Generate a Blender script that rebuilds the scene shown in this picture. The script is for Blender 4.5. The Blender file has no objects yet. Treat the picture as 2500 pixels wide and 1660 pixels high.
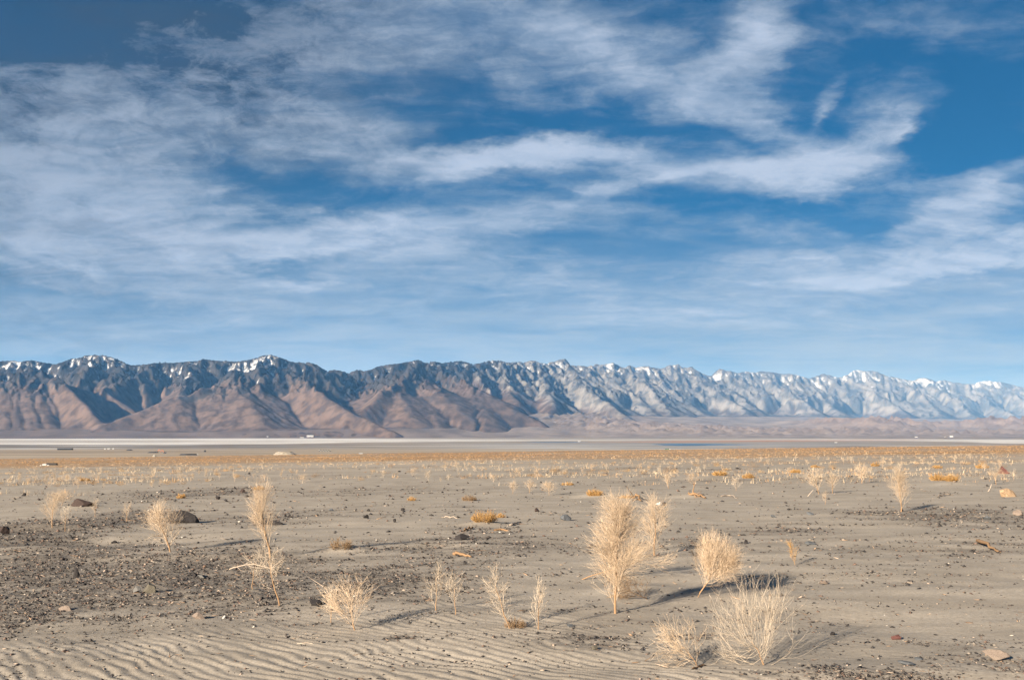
import bpy, bmesh, math, random
import numpy as np
from mathutils import Vector, Matrix

# ------------------------------------------------------------------ scene, camera, sky, sun, exposure
SC = bpy.context.scene
COL = SC.collection
R = math.radians
EYE = 1.65
F = 2500.0                      # focal length in photo pixels (photo is 2500 wide)
HZ = 1054.0                     # photo row of the true horizon
TH = math.atan((HZ - 830.0) / F)
cam_d = bpy.data.cameras.new('camera')
cam_d.lens = 36.0; cam_d.sensor_width = 36.0; cam_d.sensor_fit = 'HORIZONTAL'
cam_d.clip_start = 0.1; cam_d.clip_end = 300000.0
cam = bpy.data.objects.new('camera', cam_d); COL.objects.link(cam)
cam.location = (0, 0, EYE); cam.rotation_euler = (R(90) + TH, 0, 0)
SC.camera = cam

SUN_AZ = R(35.0)                # shadows run forward and this far to the right
SUN_EL = R(17.5)
SKY_STRENGTH = 0.055
EXPOSURE = 1.6
SC.view_settings.view_transform = 'Standard'
SC.view_settings.look = 'None'
SC.view_settings.gamma = 1.0
SC.view_settings.use_curve_mapping = False
SC.view_settings.exposure = EXPOSURE

def pdir(px, py):
    """photo pixel -> (u, e): sideways and upward slope per unit of forward distance"""
    xc = (px - 1250.0) / F; yc = (830.0 - py) / F
    Y = math.cos(TH) - yc * math.sin(TH)
    return xc / Y, (math.sin(TH) + yc * math.cos(TH)) / Y

class NT:
    """small helper to write node graphs"""
    def __init__(s, tree): s.t = tree; s.n = tree.nodes; s.l = tree.links
    def new(s, typ, **kw):
        nd = s.n.new(typ)
        for k, v in kw.items(): setattr(nd, k, v)
        return nd
    def put(s, sock, v):
        if hasattr(v, 'is_output'): s.l.new(v, sock)
        elif v is not None: sock.default_value = v
    def math(s, op, a, b=None, c=None, clamp=False):
        nd = s.new('ShaderNodeMath', operation=op, use_clamp=clamp)
        s.put(nd.inputs[0], a)
        if b is not None: s.put(nd.inputs[1], b)
        if c is not None: s.put(nd.inputs[2], c)
        return nd.outputs[0]
    def vmath(s, op, a, b=None):
        nd = s.new('ShaderNodeVectorMath', operation=op)
        s.put(nd.inputs[0], a)
        if b is not None: s.put(nd.inputs[3 if op == 'SCALE' else 1], b)
        return nd.outputs[0]
    def sep(s, v):
        nd = s.new('ShaderNodeSeparateXYZ'); s.put(nd.inputs[0], v); return nd.outputs
    def comb(s, x, y, z=0.0):
        nd = s.new('ShaderNodeCombineXYZ')
        for i, q in enumerate((x, y, z)): s.put(nd.inputs[i], q)
        return nd.outputs[0]
    def noise(s, vec, scale=1.0, detail=4.0, rough=0.5, dist=0.0, color=False, typ='FBM'):
        nd = s.new('ShaderNodeTexNoise'); nd.noise_type = typ
        if vec is not None: s.put(nd.inputs['Vector'], vec)
        nd.inputs['Scale'].default_value = scale; nd.inputs['Detail'].default_value = detail
        nd.inputs['Roughness'].default_value = rough; nd.inputs['Distortion'].default_value = dist
        return nd.outputs['Color' if color else 'Fac']
    def mapping(s, vec, loc=(0,0,0), rot=(0,0,0), scale=(1,1,1), typ='POINT'):
        nd = s.new('ShaderNodeMapping', vector_type=typ); s.put(nd.inputs[0], vec)
        nd.inputs['Location'].default_value = loc; nd.inputs['Rotation'].default_value = rot
        nd.inputs['Scale'].default_value = scale
        return nd.outputs[0]
    def mapr(s, v, a, b, c=0.0, d=1.0, smooth=True):
        nd = s.new('ShaderNodeMapRange', interpolation_type='SMOOTHSTEP' if smooth else 'LINEAR')
        s.put(nd.inputs[0], v)
        for i, q in enumerate((a, b, c, d)): s.put(nd.inputs[i + 1], q)
        return nd.outputs[0]
    def mix(s, f, a, b, blend='MIX'):
        nd = s.new('ShaderNodeMix', data_type='RGBA', blend_type=blend)
        s.put(nd.inputs[0], f)
        for k, q in ((6, a), (7, b)):
            if isinstance(q, tuple) and len(q) == 3: q = q + (1.0,)
            s.put(nd.inputs[k], q)
        return nd.outputs[2]
    def attr(s, name):
        nd = s.new('ShaderNodeAttribute', attribute_name=name); return nd

W = bpy.data.worlds.new('World'); SC.world = W; W.use_nodes = True
W.node_tree.nodes.clear()
def build_world():
    g = NT(W.node_tree)
    out = g.new('ShaderNodeOutputWorld'); bg = g.new('ShaderNodeBackground')
    bg.inputs['Strength'].default_value = SKY_STRENGTH
    g.l.new(bg.outputs[0], out.inputs[0])
    sky = g.new('ShaderNodeTexSky'); sky.sky_type = 'NISHITA'; sky.sun_disc = False
    sky.sun_elevation = SUN_EL; sky.sun_rotation = math.pi + SUN_AZ
    sky.altitude = 1100.0; sky.air_density = 1.0; sky.dust_density = 0.0; sky.ozone_density = 3.0
    hs = g.new('ShaderNodeHueSaturation')
    hs.inputs['Hue'].default_value = 0.497; hs.inputs['Saturation'].default_value = 2.7; hs.inputs['Value'].default_value = 0.43
    g.l.new(sky.outputs[0], hs.inputs['Color'])
    tc = g.new('ShaderNodeTexCoord')
    dx, dy, dz = g.sep(tc.outputs['Generated'])
    g.l.new(g.vmath('NORMALIZE', g.comb(dx, dy, g.math('ADD', g.math('MAXIMUM', dz, 0.0), 0.16))), sky.inputs[0])
    # cloud sheet seen in perspective
    zz = g.math('ADD', g.math('MAXIMUM', dz, 0.0), 0.20)
    P = g.comb(g.math('DIVIDE', dx, zz), g.math('DIVIDE', dy, zz))
    az = g.math('ARCTAN2', dx, dy); el = g.math('ARCSINE', dz)
    A = g.comb(az, el)
    warp = g.vmath('SCALE', g.vmath('SUBTRACT', g.noise(P, 1.5, 4.0, 0.55, 0.0, True), (0.5, 0.5, 0.5)), 0.17)
    warp2 = g.vmath('SCALE', g.vmath('SUBTRACT', g.noise(P, 6.5, 5.0, 0.65, 0.0, True), (0.5, 0.5, 0.5)), 0.06)
    wv = g.vmath('MULTIPLY', g.vmath('ADD', warp, warp2), (1.3, 0.75, 0.0))
    Aw = g.vmath('ADD', A, wv)
    total = None
    # cloud banks: photo centre, half sizes in pixels, tilt, weight
    for (px, py, hw, hh, rot, amp) in CLOUDS:
        u, e = pdir(px, py)
        a0 = math.atan2(u, 1.0); e0 = math.atan2(e, math.hypot(1.0, u))
        m = g.mapping(Aw, (a0, e0, 0), (0, 0, R(rot)), (hw / F, hh / F, 1.0), 'TEXTURE')
        gr = g.new('ShaderNodeTexGradient', gradient_type='SPHERICAL'); g.l.new(m, gr.inputs[0])
        total = g.math('MULTIPLY_ADD', gr.outputs['Fac'], amp, total if total is not None else 0.0)
    # fibrous cirrus texture, two directions
    Pw = g.vmath('ADD', P, g.vmath('SCALE', wv, 2.2))
    n1 = g.noise(g.mapping(Pw, (0, 0, 0), (0, 0, R(-14)), (0.95, 1.8, 1)), 2.0, 9.0, 0.66, 0.35)
    n2 = g.noise(g.mapping(Pw, (3, 1, 0), (0, 0, R(38)), (0.8, 2.6, 1)), 3.6, 8.0, 0.68, 0.55)
    n3 = g.noise(g.mapping(g.vmath('ADD', A, g.vmath('SCALE', wv, 0.5)), (0, 0, 0), (0, 0, R(12)), (0.75, 1.5, 1)), 30.0, 6.0, 0.68, 0.35)
    tex = g.math('ADD', g.math('MULTIPLY', n1, 0.44), g.math('ADD', g.math('MULTIPLY', n2, 0.34), g.math('MULTIPLY', n3, 0.22)))
    cov = g.math('ADD', total, g.math('MULTIPLY', g.math('SUBTRACT', tex, 0.5), 3.1))
    alpha = g.mapr(cov, -0.22, 1.18)
    alpha = g.math('MULTIPLY', alpha, 0.90)
    # veil towards the horizon
    veil = g.mapr(dz, 0.225, 0.06, 0.0, 0.95)
    veil = g.math('MULTIPLY', veil, g.mapr(g.noise(g.mapping(A, (0,0,0), (0,0,0), (1.5, 14, 1)), 3.0, 5.0, 0.6, 0.3), 0.28, 0.68, 0.55, 1.0))
    alpha = g.math('SUBTRACT', 1.0, g.math('MULTIPLY', g.math('SUBTRACT', 1.0, alpha), g.math('SUBTRACT', 1.0, veil)))
    # thicker cloud is greyer from below: the left half of this sky
    shade = None
    for (px, py, hw, hh, rot, amp) in SHADES:
        u, e = pdir(px, py)
        a0 = math.atan2(u, 1.0); e0 = math.atan2(e, math.hypot(1.0, u))
        m = g.mapping(Aw, (a0, e0, 0), (0, 0, R(rot)), (hw / F, hh / F, 1.0), 'TEXTURE')
        gr = g.new('ShaderNodeTexGradient', gradient_type='SPHERICAL'); g.l.new(m, gr.inputs[0])
        shade = g.math('MULTIPLY_ADD', gr.outputs['Fac'], amp, shade if shade is not None else 0.0)
    shade = g.math('MULTIPLY', shade, g.mapr(g.math('ADD', g.math('MULTIPLY', n1, 0.6), g.math('MULTIPLY', n3, 0.4)), 0.36, 0.60, 1.25, 0.55))
    shade = g.math('MINIMUM', g.math('MAXIMUM', shade, 0.0), 1.0)
    k = 0.69 / SKY_STRENGTH
    ccol = g.mix(g.mapr(cov, 0.1, 1.3), tuple(k * c for c in (0.185, 0.222, 0.272)), tuple(k * c for c in (0.252, 0.290, 0.362)))
    ccol = g.mix(g.mapr(g.math('ADD', n2, g.math('MULTIPLY', n3, 0.6)), 0.95, 0.6, 0.0, 0.45), ccol, tuple(k * c for c in (0.14, 0.19, 0.27)))
    ccol = g.mix(shade, ccol, tuple(k * c for c in (0.018, 0.030, 0.052)))
    base = g.mix(g.math('MULTIPLY', shade, 0.35), hs.outputs[0], tuple(k * c for c in (0.012, 0.030, 0.060)))
    fin = g.mix(alpha, base, ccol)
    g.l.new(fin, bg.inputs['Color'])
CLOUDS = [  # px, py, half width, half height, tilt, weight
    (150, 245, 1000, 170, -4, 1.15), (0, 460, 800, 260, -6, 0.95), (420, 560, 900, 140, -5, 0.55), (850, 250, 500, 110, -8, 0.35),
    (1000, 560, 620, 110, 3, 0.75), (1350, 590, 900, 130, 0, 0.28), (800, 330, 700, 120, -6, 0.22), (600, 130, 700, 150, -8, 0.40),
    (350, 40, 900, 170, 0, 0.45), (1000, 90, 560, 130, -10, 0.55), (1450, 120, 420, 120, -14, 0.85), (1270, 230, 130, 60, -20, 0.55), (1620, 180, 300, 70, -20, 0.35),
    (1180, 350, 400, 70, 0, 1.15), (1500, 375, 560, 75, -6, 1.0), (1900, 420, 480, 85, 4, 1.0), (1150, 410, 500, 80, 0, 0.5),
    (1880, 300, 260, 60, -28, 0.75), (2150, 290, 230, 110, 42, 1.0), (1810, 70, 190, 130, 62, 1.1), (2230, 262, 60, 40, 30, 0.6), (1975, 252, 60, 30, 45, 0.6),
    (2400, 60, 260, 60, -10, 0.55), (2120, 50, 160, 45, -15, 0.35), (2440, 460, 300, 80, 18, 0.95), (2380, 395, 200, 40, -5, 0.4), (2250, 625, 560, 60, 0, 1.35), (2350, 665, 300, 30, 6, 0.4),
    (2050, 560, 500, 60, -3, 0.40), (1470, 490, 130, 36, 28, 0.55), (1600, 450, 150, 36, 25, 0.45), (1300, 720, 1500, 100, 0, 0.50), (2100, 760, 800, 120, 0, 0.35),
    (250, 676, 360, 30, -9, 0.45), (690, 670, 130, 22, -4, 0.60), (250, 790, 900, 60, 0, 0.30),
    (2330, 200, 420, 220, 0, -0.38), (1350, 265, 420, 50, -5, -0.40), (680, 415, 380, 80, -10, -0.55), (720, 632, 330, 42, 5, -0.75),
    (1750, 520, 420, 50, -4, -0.35), (2080, 505, 300, 30, -4, -0.40), (2400, 330, 200, 80, 0, -0.35), (1450, 640, 400, 60, 0, -0.40), (830, 890, 300, 30, 0, -0.9), (80, 690, 300, 40, 0, -0.45),
    (1050, 260, 240, 50, -12, -0.3),
]
SHADES = [(-150, -120, 1250, 440, -10, 1.15), (500, 60, 950, 190, -8, 0.62), (-300, 750, 900, 420, 0, 0.40), (-400, 300, 1300, 600, 0, 0.52), (700, 420, 420, 140, 0, 0.18)]
build_world()

sun_d = bpy.data.lights.new('sun', 'SUN'); sun_d.energy = 5.0; sun_d.angle = R(0.53); sun_d.color = (1.0, 0.90, 0.78)
sun = bpy.data.objects.new('sun', sun_d); COL.objects.link(sun); sun.location = (-300, -500, 400)
SUNV = Vector((-math.sin(SUN_AZ) * math.cos(SUN_EL), -math.cos(SUN_AZ) * math.cos(SUN_EL), math.sin(SUN_EL)))
sun.rotation_euler = SUNV.to_track_quat('Z', 'Y').to_euler()
SC.cycles.max_bounces = 6; SC.cycles.volume_bounces = 1; SC.cycles.use_denoising = True; SC.cycles.use_adaptive_sampling = False
SC.cycles.transparent_max_bounces = 8; SC.cycles.caustics_reflective = False; SC.cycles.caustics_refractive = False

# ------------------------------------------------------------------ helpers
def _hash(ix, iy, seed):
    h = (ix.astype(np.int64) * 374761393 + iy.astype(np.int64) * 668265263 + seed * 1442695041) & 0xffffffff
    h = ((h ^ (h >> 13)) * 1274126177) & 0xffffffff
    return ((h ^ (h >> 16)) & 0xffffff) / float(0x1000000)
def gnoise(x, y, seed=0):
    """gradient noise, about -0.7..0.7"""
    x = np.asarray(x, float); y = np.asarray(y, float)
    ix = np.floor(x); iy = np.floor(y); fx = x - ix; fy = y - iy
    u = fx * fx * fx * (fx * (fx * 6 - 15) + 10); v = fy * fy * fy * (fy * (fy * 6 - 15) + 10)
    def gr(i, j):
        a = _hash(ix + i, iy + j, seed) * 2 * np.pi
        return np.cos(a) * (fx - i) + np.sin(a) * (fy - j)
    a = gr(0, 0); b = gr(1, 0); c = gr(0, 1); d = gr(1, 1)
    return (a + (b - a) * u) * (1 - v) + (c + (d - c) * u) * v
def fbm(x, y, octv=4, seed=0, gain=0.5, lac=2.03):
    s = 0.0; a = 1.0
    for o in range(octv):
        s = s + a * gnoise(x, y, seed + o * 17); a *= gain; x = x * lac + 11.3; y = y * lac - 7.1
    return s
def ridged(x, y, octv=4, seed=0, gain=0.5, lac=2.07):
    s = 0.0; a = 1.0; w = 1.0
    for o in range(octv):
        n = 1.0 - np.abs(gnoise(x, y, seed + o * 31)) * 2.0
        n = n * n * w; s = s + a * n; w = np.clip(n * 1.6, 0, 1); a *= gain; x = x * lac + 5.7; y = y * lac + 3.3
    return s
def sstep(a, b, x):
    t = np.clip((np.asarray(x, float) - a) / (b - a), 0, 1); return t * t * (3 - 2 * t)

def mesh_np(name, verts, faces, smooth=False, attrs=None):
    """mesh from numpy arrays; faces (n,3) or (n,4)"""
    me = bpy.data.meshes.new(name)
    verts = np.ascontiguousarray(verts, np.float32); faces = np.ascontiguousarray(faces, np.int32)
    n, k = faces.shape
    me.vertices.add(len(verts)); me.vertices.foreach_set('co', verts.ravel())
    me.loops.add(n * k); me.loops.foreach_set('vertex_index', faces.ravel())
    me.polygons.add(n); me.polygons.foreach_set('loop_start', np.arange(0, n * k, k, dtype=np.int32))
    if smooth: me.polygons.foreach_set('use_smooth', np.ones(n, bool))
    for an, av in (attrs or {}).items():
        av = np.asarray(av, np.float32)
        if av.ndim == 2:
            at = me.attributes.new(an, 'FLOAT_COLOR', 'POINT'); at.data.foreach_set('color', np.ascontiguousarray(av).ravel())
        else:
            at = me.attributes.new(an, 'FLOAT', 'POINT'); at.data.foreach_set('value', av)
    me.update(calc_edges=True); me.validate()
    return me
def grid_faces(nr, nc):
    i = np.arange(nr - 1)[:, None] * nc + np.arange(nc - 1)[None, :]
    return np.stack([i, i + 1, i + nc + 1, i + nc], -1).reshape(-1, 4)
def link(name, me, mat=None, parent=None, loc=(0, 0, 0), rot=(0, 0, 0), scale=None, **props):
    o = bpy.data.objects.new(name, me); COL.objects.link(o)
    if mat is not None and me is not None and not me.materials: me.materials.append(mat)
    if parent is not None: o.parent = parent
    o.location = loc; o.rotation_euler = rot
    if scale is not None: o.scale = scale if hasattr(scale, '__len__') else (scale,) * 3
    for k, v in props.items():
        if v is not None: o[k] = v
    return o
def new_mat(name, rough=0.9, spec=0.2):
    m = bpy.data.materials.new(name); m.use_nodes = True
    b = m.node_tree.nodes['Principled BSDF']
    b.inputs['Roughness'].default_value = rough; b.inputs['Specular IOR Level'].default_value = spec
    return m, NT(m.node_tree), b
# ------------------------------------------------------------------ the far setting: mountains, fan, lake bed
LAKE_Z = EYE - 73.0
SKY_LINE = [(-600,905),(-450,880),(-300,892),(-180,876),(-80,888),(0,881),(22,880),(41,883),(70,879),(103,885),(130,889),(152,881),(168,875),(187,874),(200,868),(230,866),(252,868),(274,874),(295,883),(313,891),(328,891),(352,889),(374,885),(401,885),(417,886),(455,882),(477,881),(490,876),(523,880),(577,882),(604,878),(620,874),(636,868),(655,866),(671,869),(709,883),(736,885),(753,884),(772,891),(796,906),(812,902),(831,905),(850,911),(864,904),(875,902),(885,906),(904,902),(918,895),(945,890),(978,886),(1010,880),(1018,877),(1026,880),(1037,886),(1056,882),(1081,886),(1099,883),(1124,881),(1143,885),(1154,889),(1175,885),(1197,880),(1224,880),(1240,885),(1267,882),(1278,886),(1291,880),(1305,880),(1321,886),(1337,888),(1346,883),(1354,882),(1370,876),(1381,875),(1388,883),(1393,891),(1424,893),(1439,895),(1442,889),(1449,894),(1455,888),(1465,891),(1478,888),(1487,889),(1497,884),(1508,891),(1525,898),(1538,891),(1552,897),(1581,893),(1600,898),(1619,899),(1636,891),(1649,891),(1657,888),(1665,895),(1679,898),(1690,894),(1701,903),(1720,913),(1736,918),(1744,912),(1752,903),(1763,899),(1774,905),(1787,905),(1804,911),(1823,906),(1842,910),(1861,906),(1887,908),(1914,913),(1936,912),(1955,917),(1977,924),(1995,918),(2014,912),(2028,916),(2044,920),(2055,921),(2074,914),(2085,905),(2096,903),(2115,906),(2134,905),(2150,909),(2166,917),(2185,920),(2210,926),(2231,929),(2245,924),(2258,922),(2275,925),(2291,931),(2310,927),(2326,932),(2348,935),(2361,937),(2383,937),(2397,931),(2416,929),(2432,932),(2448,932),(2464,936),(2483,941),(2500,945),(2560,940),(2640,950),(2740,946),(2850,955)]
BASE = [  # px, row of the foot of the front, forward distance km, crest distance km
    (-600,1052,11.8,15.6),(0,1052,12.0,16.0),(240,1046,12.2,16.2),(400,1056,11.8,16.3),(640,1052,12.0,16.5),(880,1046,12.6,17.2),(1018,1046,13.0,18.0),(1100,1045,13.5,19.2),
    (1250,1024,16.0,22.0),(1310,1014,17.0,23.8),(1381,1013,18.6,26.0),(1500,1015,21.0,29.0),(1657,1018,24.5,33.0),(1850,1017,29.0,38.5),(2100,1020,35.0,45.0),(2500,1026,45.0,56.0),(2850,1030,54.0,66.0)]
RIDGES = [  # crests of the nearer ridges: photo column, row, forward distance km
    [(-420,885,15.0),(-330,915,13.9),(-280,960,13.2),(-230,1010,12.6)],[(-150,900,13.8),(0,905,13.6),(80,897,13.8),(110,907,13.7),(150,930,13.4),(185,963,13.0),(215,992,12.7),(236,1014,12.4),(250,1038,12.1)],
    [(80,897,13.8),(60,930,13.3),(40,965,12.9),(20,1000,12.5),(-10,1040,12.2)],[(0,905,13.6),(-40,940,13.2),(-70,985,12.7),(-90,1030,12.2)],
    [(80,897,13.8),(75,918,14.7),(70,882,16.0)],
    [(374,885,16.2),(350,908,15.4),(300,927,14.7),(255,948,14.2),(225,972,13.8),(214,1002,13.2)],[(490,876,16.3),(470,905,15.6),(455,935,14.9),(440,962,14.4)],
    [(230,866,16.1),(205,900,15.3),(205,935,14.7)],[(577,882,16.4),(570,905,15.7),(560,930,15.2)],[(300,886,16.1),(290,905,15.5),(262,932,14.9)],[(655,866,16.5),(640,890,15.7),(620,915,15.0)],
    [(850,911,16.8),(800,906,15.2),(720,910,14.6),(650,911,14.3),(590,922,14.0),(500,945,13.6),(430,966,13.2),(330,1000,12.6),(260,1030,12.1),(220,1050,11.8)],
    [(590,922,14.0),(600,950,13.4),(615,980,12.9),(640,1010,12.5),(660,1042,12.0)],
    [(430,966,13.2),(425,990,12.8),(410,1020,12.4),(395,1050,11.9)],
    [(720,910,14.6),(770,945,13.8),(820,980,13.2),(870,1010,12.8),(920,1028,12.5),(965,1040,12.3)],
    [(1018,877,18.0),(1000,905,16.0),(965,937,14.7),(930,952,14.1),(897,985,13.6),(874,1004,13.2)],
    [(965,937,14.7),(990,965,14.1),(1010,1000,13.5),(1030,1042,13.0)],[(1000,905,16.0),(1060,930,15.3),(1090,960,14.7),(1110,1000,14.1),(1130,1042,13.5)],
    [(1037,886,18.2),(1100,910,17.0),(1150,935,16.2),(1200,960,15.8),(1250,985,15.5),(1310,1006,15.3)],[(1150,935,16.2),(1165,970,15.4),(1185,1010,14.7),(1200,1040,14.2)],
    [(1240,885,21.8),(1230,920,20.0),(1245,950,18.6),(1262,968,17.4),(1255,990,16.9),(1240,1012,16.4)],[(1321,886,24.0),(1320,920,22.0),(1335,950,20.0),(1350,974,18.6),(1345,995,18.0),(1335,1014,17.4)],
    [(1154,889,20.2),(1165,915,19.0),(1180,940,18.0)],[(1381,876,26.0),(1400,912,23.6),(1445,950,21.4),(1500,985,20.2),(1560,1008,19.8)]]
def interp_tab(tab, px, k):
    a = np.array(tab, float); return np.interp(px, a[:, 0], a[:, k])
def e_of(px, py):
    """numpy pdir"""
    xc = (np.asarray(px, float) - 1250.0) / F; yc = (830.0 - np.asarray(py, float)) / F
    Y = math.cos(TH) - yc * math.sin(TH)
    return xc / Y, (math.sin(TH) + yc * math.cos(TH)) / Y
def px_of(u, e=0.07):
    return 1250.0 + F * u * (math.cos(TH) + e * math.sin(TH))

def make_mountains():
    rng = np.random.default_rng(5)
    NU, NW = 620, 150
    px = np.linspace(-520, 2820, NU)
    yb = interp_tab(BASE, px, 2) * 1000; yc = interp_tab(BASE, px, 3) * 1000
    k = np.ones(31) / 31
    sm = lambda a: np.convolve(np.pad(a, 15, mode='edge'), k, 'valid')
    yb = sm(yb); yc = sm(yc)
    w = np.linspace(-0.42, 1.25, NW)
    u, eb = e_of(px, interp_tab(BASE, px, 1)); eb = sm(eb)
    _, ec = e_of(px, np.interp(px, *np.array(SKY_LINE, float).T)); ecs = sm(ec)
    Y = yb[None] + w[:, None] * (yc - yb)[None]
    X = u[None] * Y
    zb = eb * yb; zc = ecs * yc
    ww = np.clip(w, 0, 1)[:, None]
    Z = zb[None] + (zc - zb)[None] * (0.25 * ww + 0.75 * ww ** 1.25) - np.clip(-w, 0, 1)[:, None] * 900 - np.clip(w - 1, 0, 1)[:, None] * (zc)[None] * 1.6
    LP = np.log(np.hypot(X, Y)); AZ = np.arctan2(X, Y)
        # ridge skeleton: crest line, spurs, side ridges; the ground falls away from each
    samples = []
    def add_line(pts, s0, sub=True, sp=1.0):
        P3 = np.array(pts, float); seg = np.linalg.norm(np.diff(P3[:, :2], axis=0), axis=1); cum = np.concatenate([[0], np.cumsum(seg)])
        sc = P3[:, 1].mean() / 14000.0
        n_ = max(3, int(cum[-1] / (110 * sc)))
        q = np.linspace(0, cum[-1], n_); L3 = np.stack([np.interp(q, cum, P3[:, k_]) for k_ in range(3)], 1)
        L3[:, 0] += 70 * sc * fbm(q / (900 * sc), q * 0 + rng.uniform(0, 99), 3, 7); L3[:, 2] += 26 * sc * fbm(q / (420 * sc), q * 0 + rng.uniform(0, 99), 3, 8)
        for v in L3: samples.append((v[0], v[1], v[2], s0, sc))
        if not sub: return
        t = rng.uniform(0.05, 0.3) * 700 * sc; side = rng.choice([-1, 1])
        while t < cum[-1] * 0.97:
            i = int(np.clip(t / cum[-1] * (n_ - 1), 0, n_ - 2)); d = L3[i + 1, :2] - L3[i, :2]; d /= np.linalg.norm(d) + 1e-6
            down = 1 if L3[i + 1, 2] < L3[i, 2] else -1
            a_ = side * R(rng.uniform(42, 72)); d = d * down
            dd = np.array([d[0] * math.cos(a_) - d[1] * math.sin(a_), d[0] * math.sin(a_) + d[1] * math.cos(a_)])
            ln = rng.uniform(350, 900) * sc; gr_ = rng.uniform(0.34, 0.50)
            bend = rng.uniform(-0.3, 0.3)
            for q_ in np.arange(60 * sc, ln, 70 * sc):
                f_ = q_ / ln; c_ = math.cos(bend * f_); s_ = math.sin(bend * f_)
                ddd = (dd[0] * c_ - dd[1] * s_, dd[0] * s_ + dd[1] * c_)
                samples.append((L3[i, 0] + ddd[0] * q_, L3[i, 1] + ddd[1] * q_, L3[i, 2] - 25 * sc - gr_ * q_ * (0.75 + 0.5 * f_), s0 * 1.15, sc))
            t += rng.uniform(180, 420) * sc * sp; side = -side
    def P(px_, py_, km): uu, ee = pdir(px_, py_); return (uu * km * 1000, km * 1000, ee * km * 1000)
    for line in RIDGES:
        front = line[-1][1] > 1030 and abs(line[0][0] - line[-1][0]) < 150
        add_line([P(q[0] + (rng.uniform(-14, 14) if front else 0), q[1] + (9 if front and 0 < i_ < len(line) - 1 else 0), q[2] + (0.4 if front and i_ == len(line) - 1 else 0)) for i_, q in enumerate(line)], 0.55 if front else 1.12, True, 2.4)
    add_line([(u[j] * yc[j], yc[j], ec[j] * yc[j]) for j in range(0, NU, 3)], 0.8, False)
    p = 1400.0
    while p < 2790:
        j = int(np.clip((p - px[0]) / (px[1] - px[0]), 0, NU - 1)); dp = rng.uniform(120, 190); pts = []
        cv = rng.uniform(0.9, 1.8); kz = rng.uniform(0.78, 1.0); sg = rng.uniform(-0.2, 0.2)
        for t in np.linspace(0, 1, 9):
            pp = p + dp * (t + sg * t * (1 - t)); jj = int(np.clip((pp - px[0]) / (px[1] - px[0]), 0, NU - 1)); wv_ = 1 - t * rng.uniform(0.95, 1.0)
            yy = yb[jj] + wv_ * (yc[jj] - yb[jj]); pts.append((u[jj] * yy, yy, zb[jj] + (ec[j] * yc[j] * kz - zb[jj]) * (1 - t ** cv) * (1 + rng.uniform(-0.03, 0.03))))
        add_line(pts, 1.05, True)
        p += rng.uniform(48, 108)
    floor_ = zb[None] + (zc - zb)[None] * 0.10 * ww - np.clip(-w, 0, 1)[:, None] * 900 - np.clip(w - 1, 0, 1)[:, None] * zc[None] * 1.2
    Z = floor_.copy()
    dW = (w[1] - w[0]) * (yc - yb)
    for (x_, y_, z_, s_, sc) in samples:
        p_ = px_of(x_ / y_); j = int((p_ - px[0]) / (px[1] - px[0])); rad = 1500 * sc
        if j < 0 or j >= NU: continue
        hj = int(rad / y_ * F / (px[1] - px[0])) + 2; i = int(((y_ - yb[j]) / (yc[j] - yb[j]) - w[0]) / (w[1] - w[0])); hi = int((rad * 1.0) / dW[j]) + 12
        A_ = slice(max(0, i - hi), min(NW, i + hi + 1)); B_ = slice(max(0, j - hj), min(NU, j + hj + 1))
        if A_.start >= A_.stop: continue
        d = np.hypot(X[A_, B_] - x_, Y[A_, B_] - y_)
        H_ = 980 * sc
        zz = z_ - H_ * (1 - np.exp(-s_ * np.maximum(np.sqrt(d * d + (40 * sc) ** 2) - 40 * sc, 0) / H_)) - np.maximum(d - 900 * sc, 0) * 0.6
        np.maximum(Z[A_, B_], zz, out=Z[A_, B_])
    Z = Z + (zc - zb)[None] * 0.035 * fbm(AZ * 40, LP * 40, 4, 3) * np.clip(w + 0.1, 0, 1)[:, None]
    Zm = Z.copy()
    # stream-power carving on the grid
    n = NU * NW
    idx = np.arange(n).reshape(NW, NU)
    interior = np.zeros((NW, NU), bool); interior[1:-1, :] = True
    area = np.abs(np.gradient(Y, axis=0) * np.gradient(X, axis=1))
    scale = (Y / 14000.0)          # far part is coarser: keep the carving in proportion
    up = np.maximum(Zm - zb[None], 0) * 0.006
    Z += rng.normal(0, 4, Z.shape)
    offs = [(-1,-1),(-1,0),(-1,1),(0,-1),(0,1),(1,-1),(1,0),(1,1)]
    for it in range(10):
        best = np.zeros((NW, NU)); rec = idx.copy(); rd = np.ones((NW, NU))
        for (di, dj) in offs:
            a = slice(max(0, -di), NW - max(0, di)); b = slice(max(0, -dj), NU - max(0, dj))
            a2 = slice(max(0, di), NW - max(0, -di)); b2 = slice(max(0, dj), NU - max(0, -dj))
            d = np.hypot(X[a2, b2] - X[a, b], Y[a2, b2] - Y[a, b])
            s = (Z[a, b] - Z[a2, b2]) / d
            m = s > best[a, b]
            best[a, b] = np.where(m, s, best[a, b]); rec[a, b] = np.where(m, idx[a2, b2], rec[a, b]); rd[a, b] = np.where(m, d, rd[a, b])
        rec[0] = idx[0]; rec[-1] = idx[-1]
        zf = Z.ravel(); order = np.argsort(zf)
        recl = rec.ravel().tolist(); acc = area.ravel().tolist(); ol = order.tolist()
        for q in reversed(ol):
            r_ = recl[q]
            if r_ != q: acc[r_] += acc[q]
        A = np.array(acc)
        c = (0.035 * (A / scale.ravel() ** 2) ** 0.5 / (rd.ravel() / scale.ravel())).tolist()
        zl = zf.tolist()
        for q in ol:
            r_ = recl[q]
            if r_ != q:
                cc = c[q]; zl[q] = (zl[q] + cc * zl[r_]) / (1.0 + cc)
        Z = np.array(zl).reshape(NW, NU)
        Z[interior] += up[interior]
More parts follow.
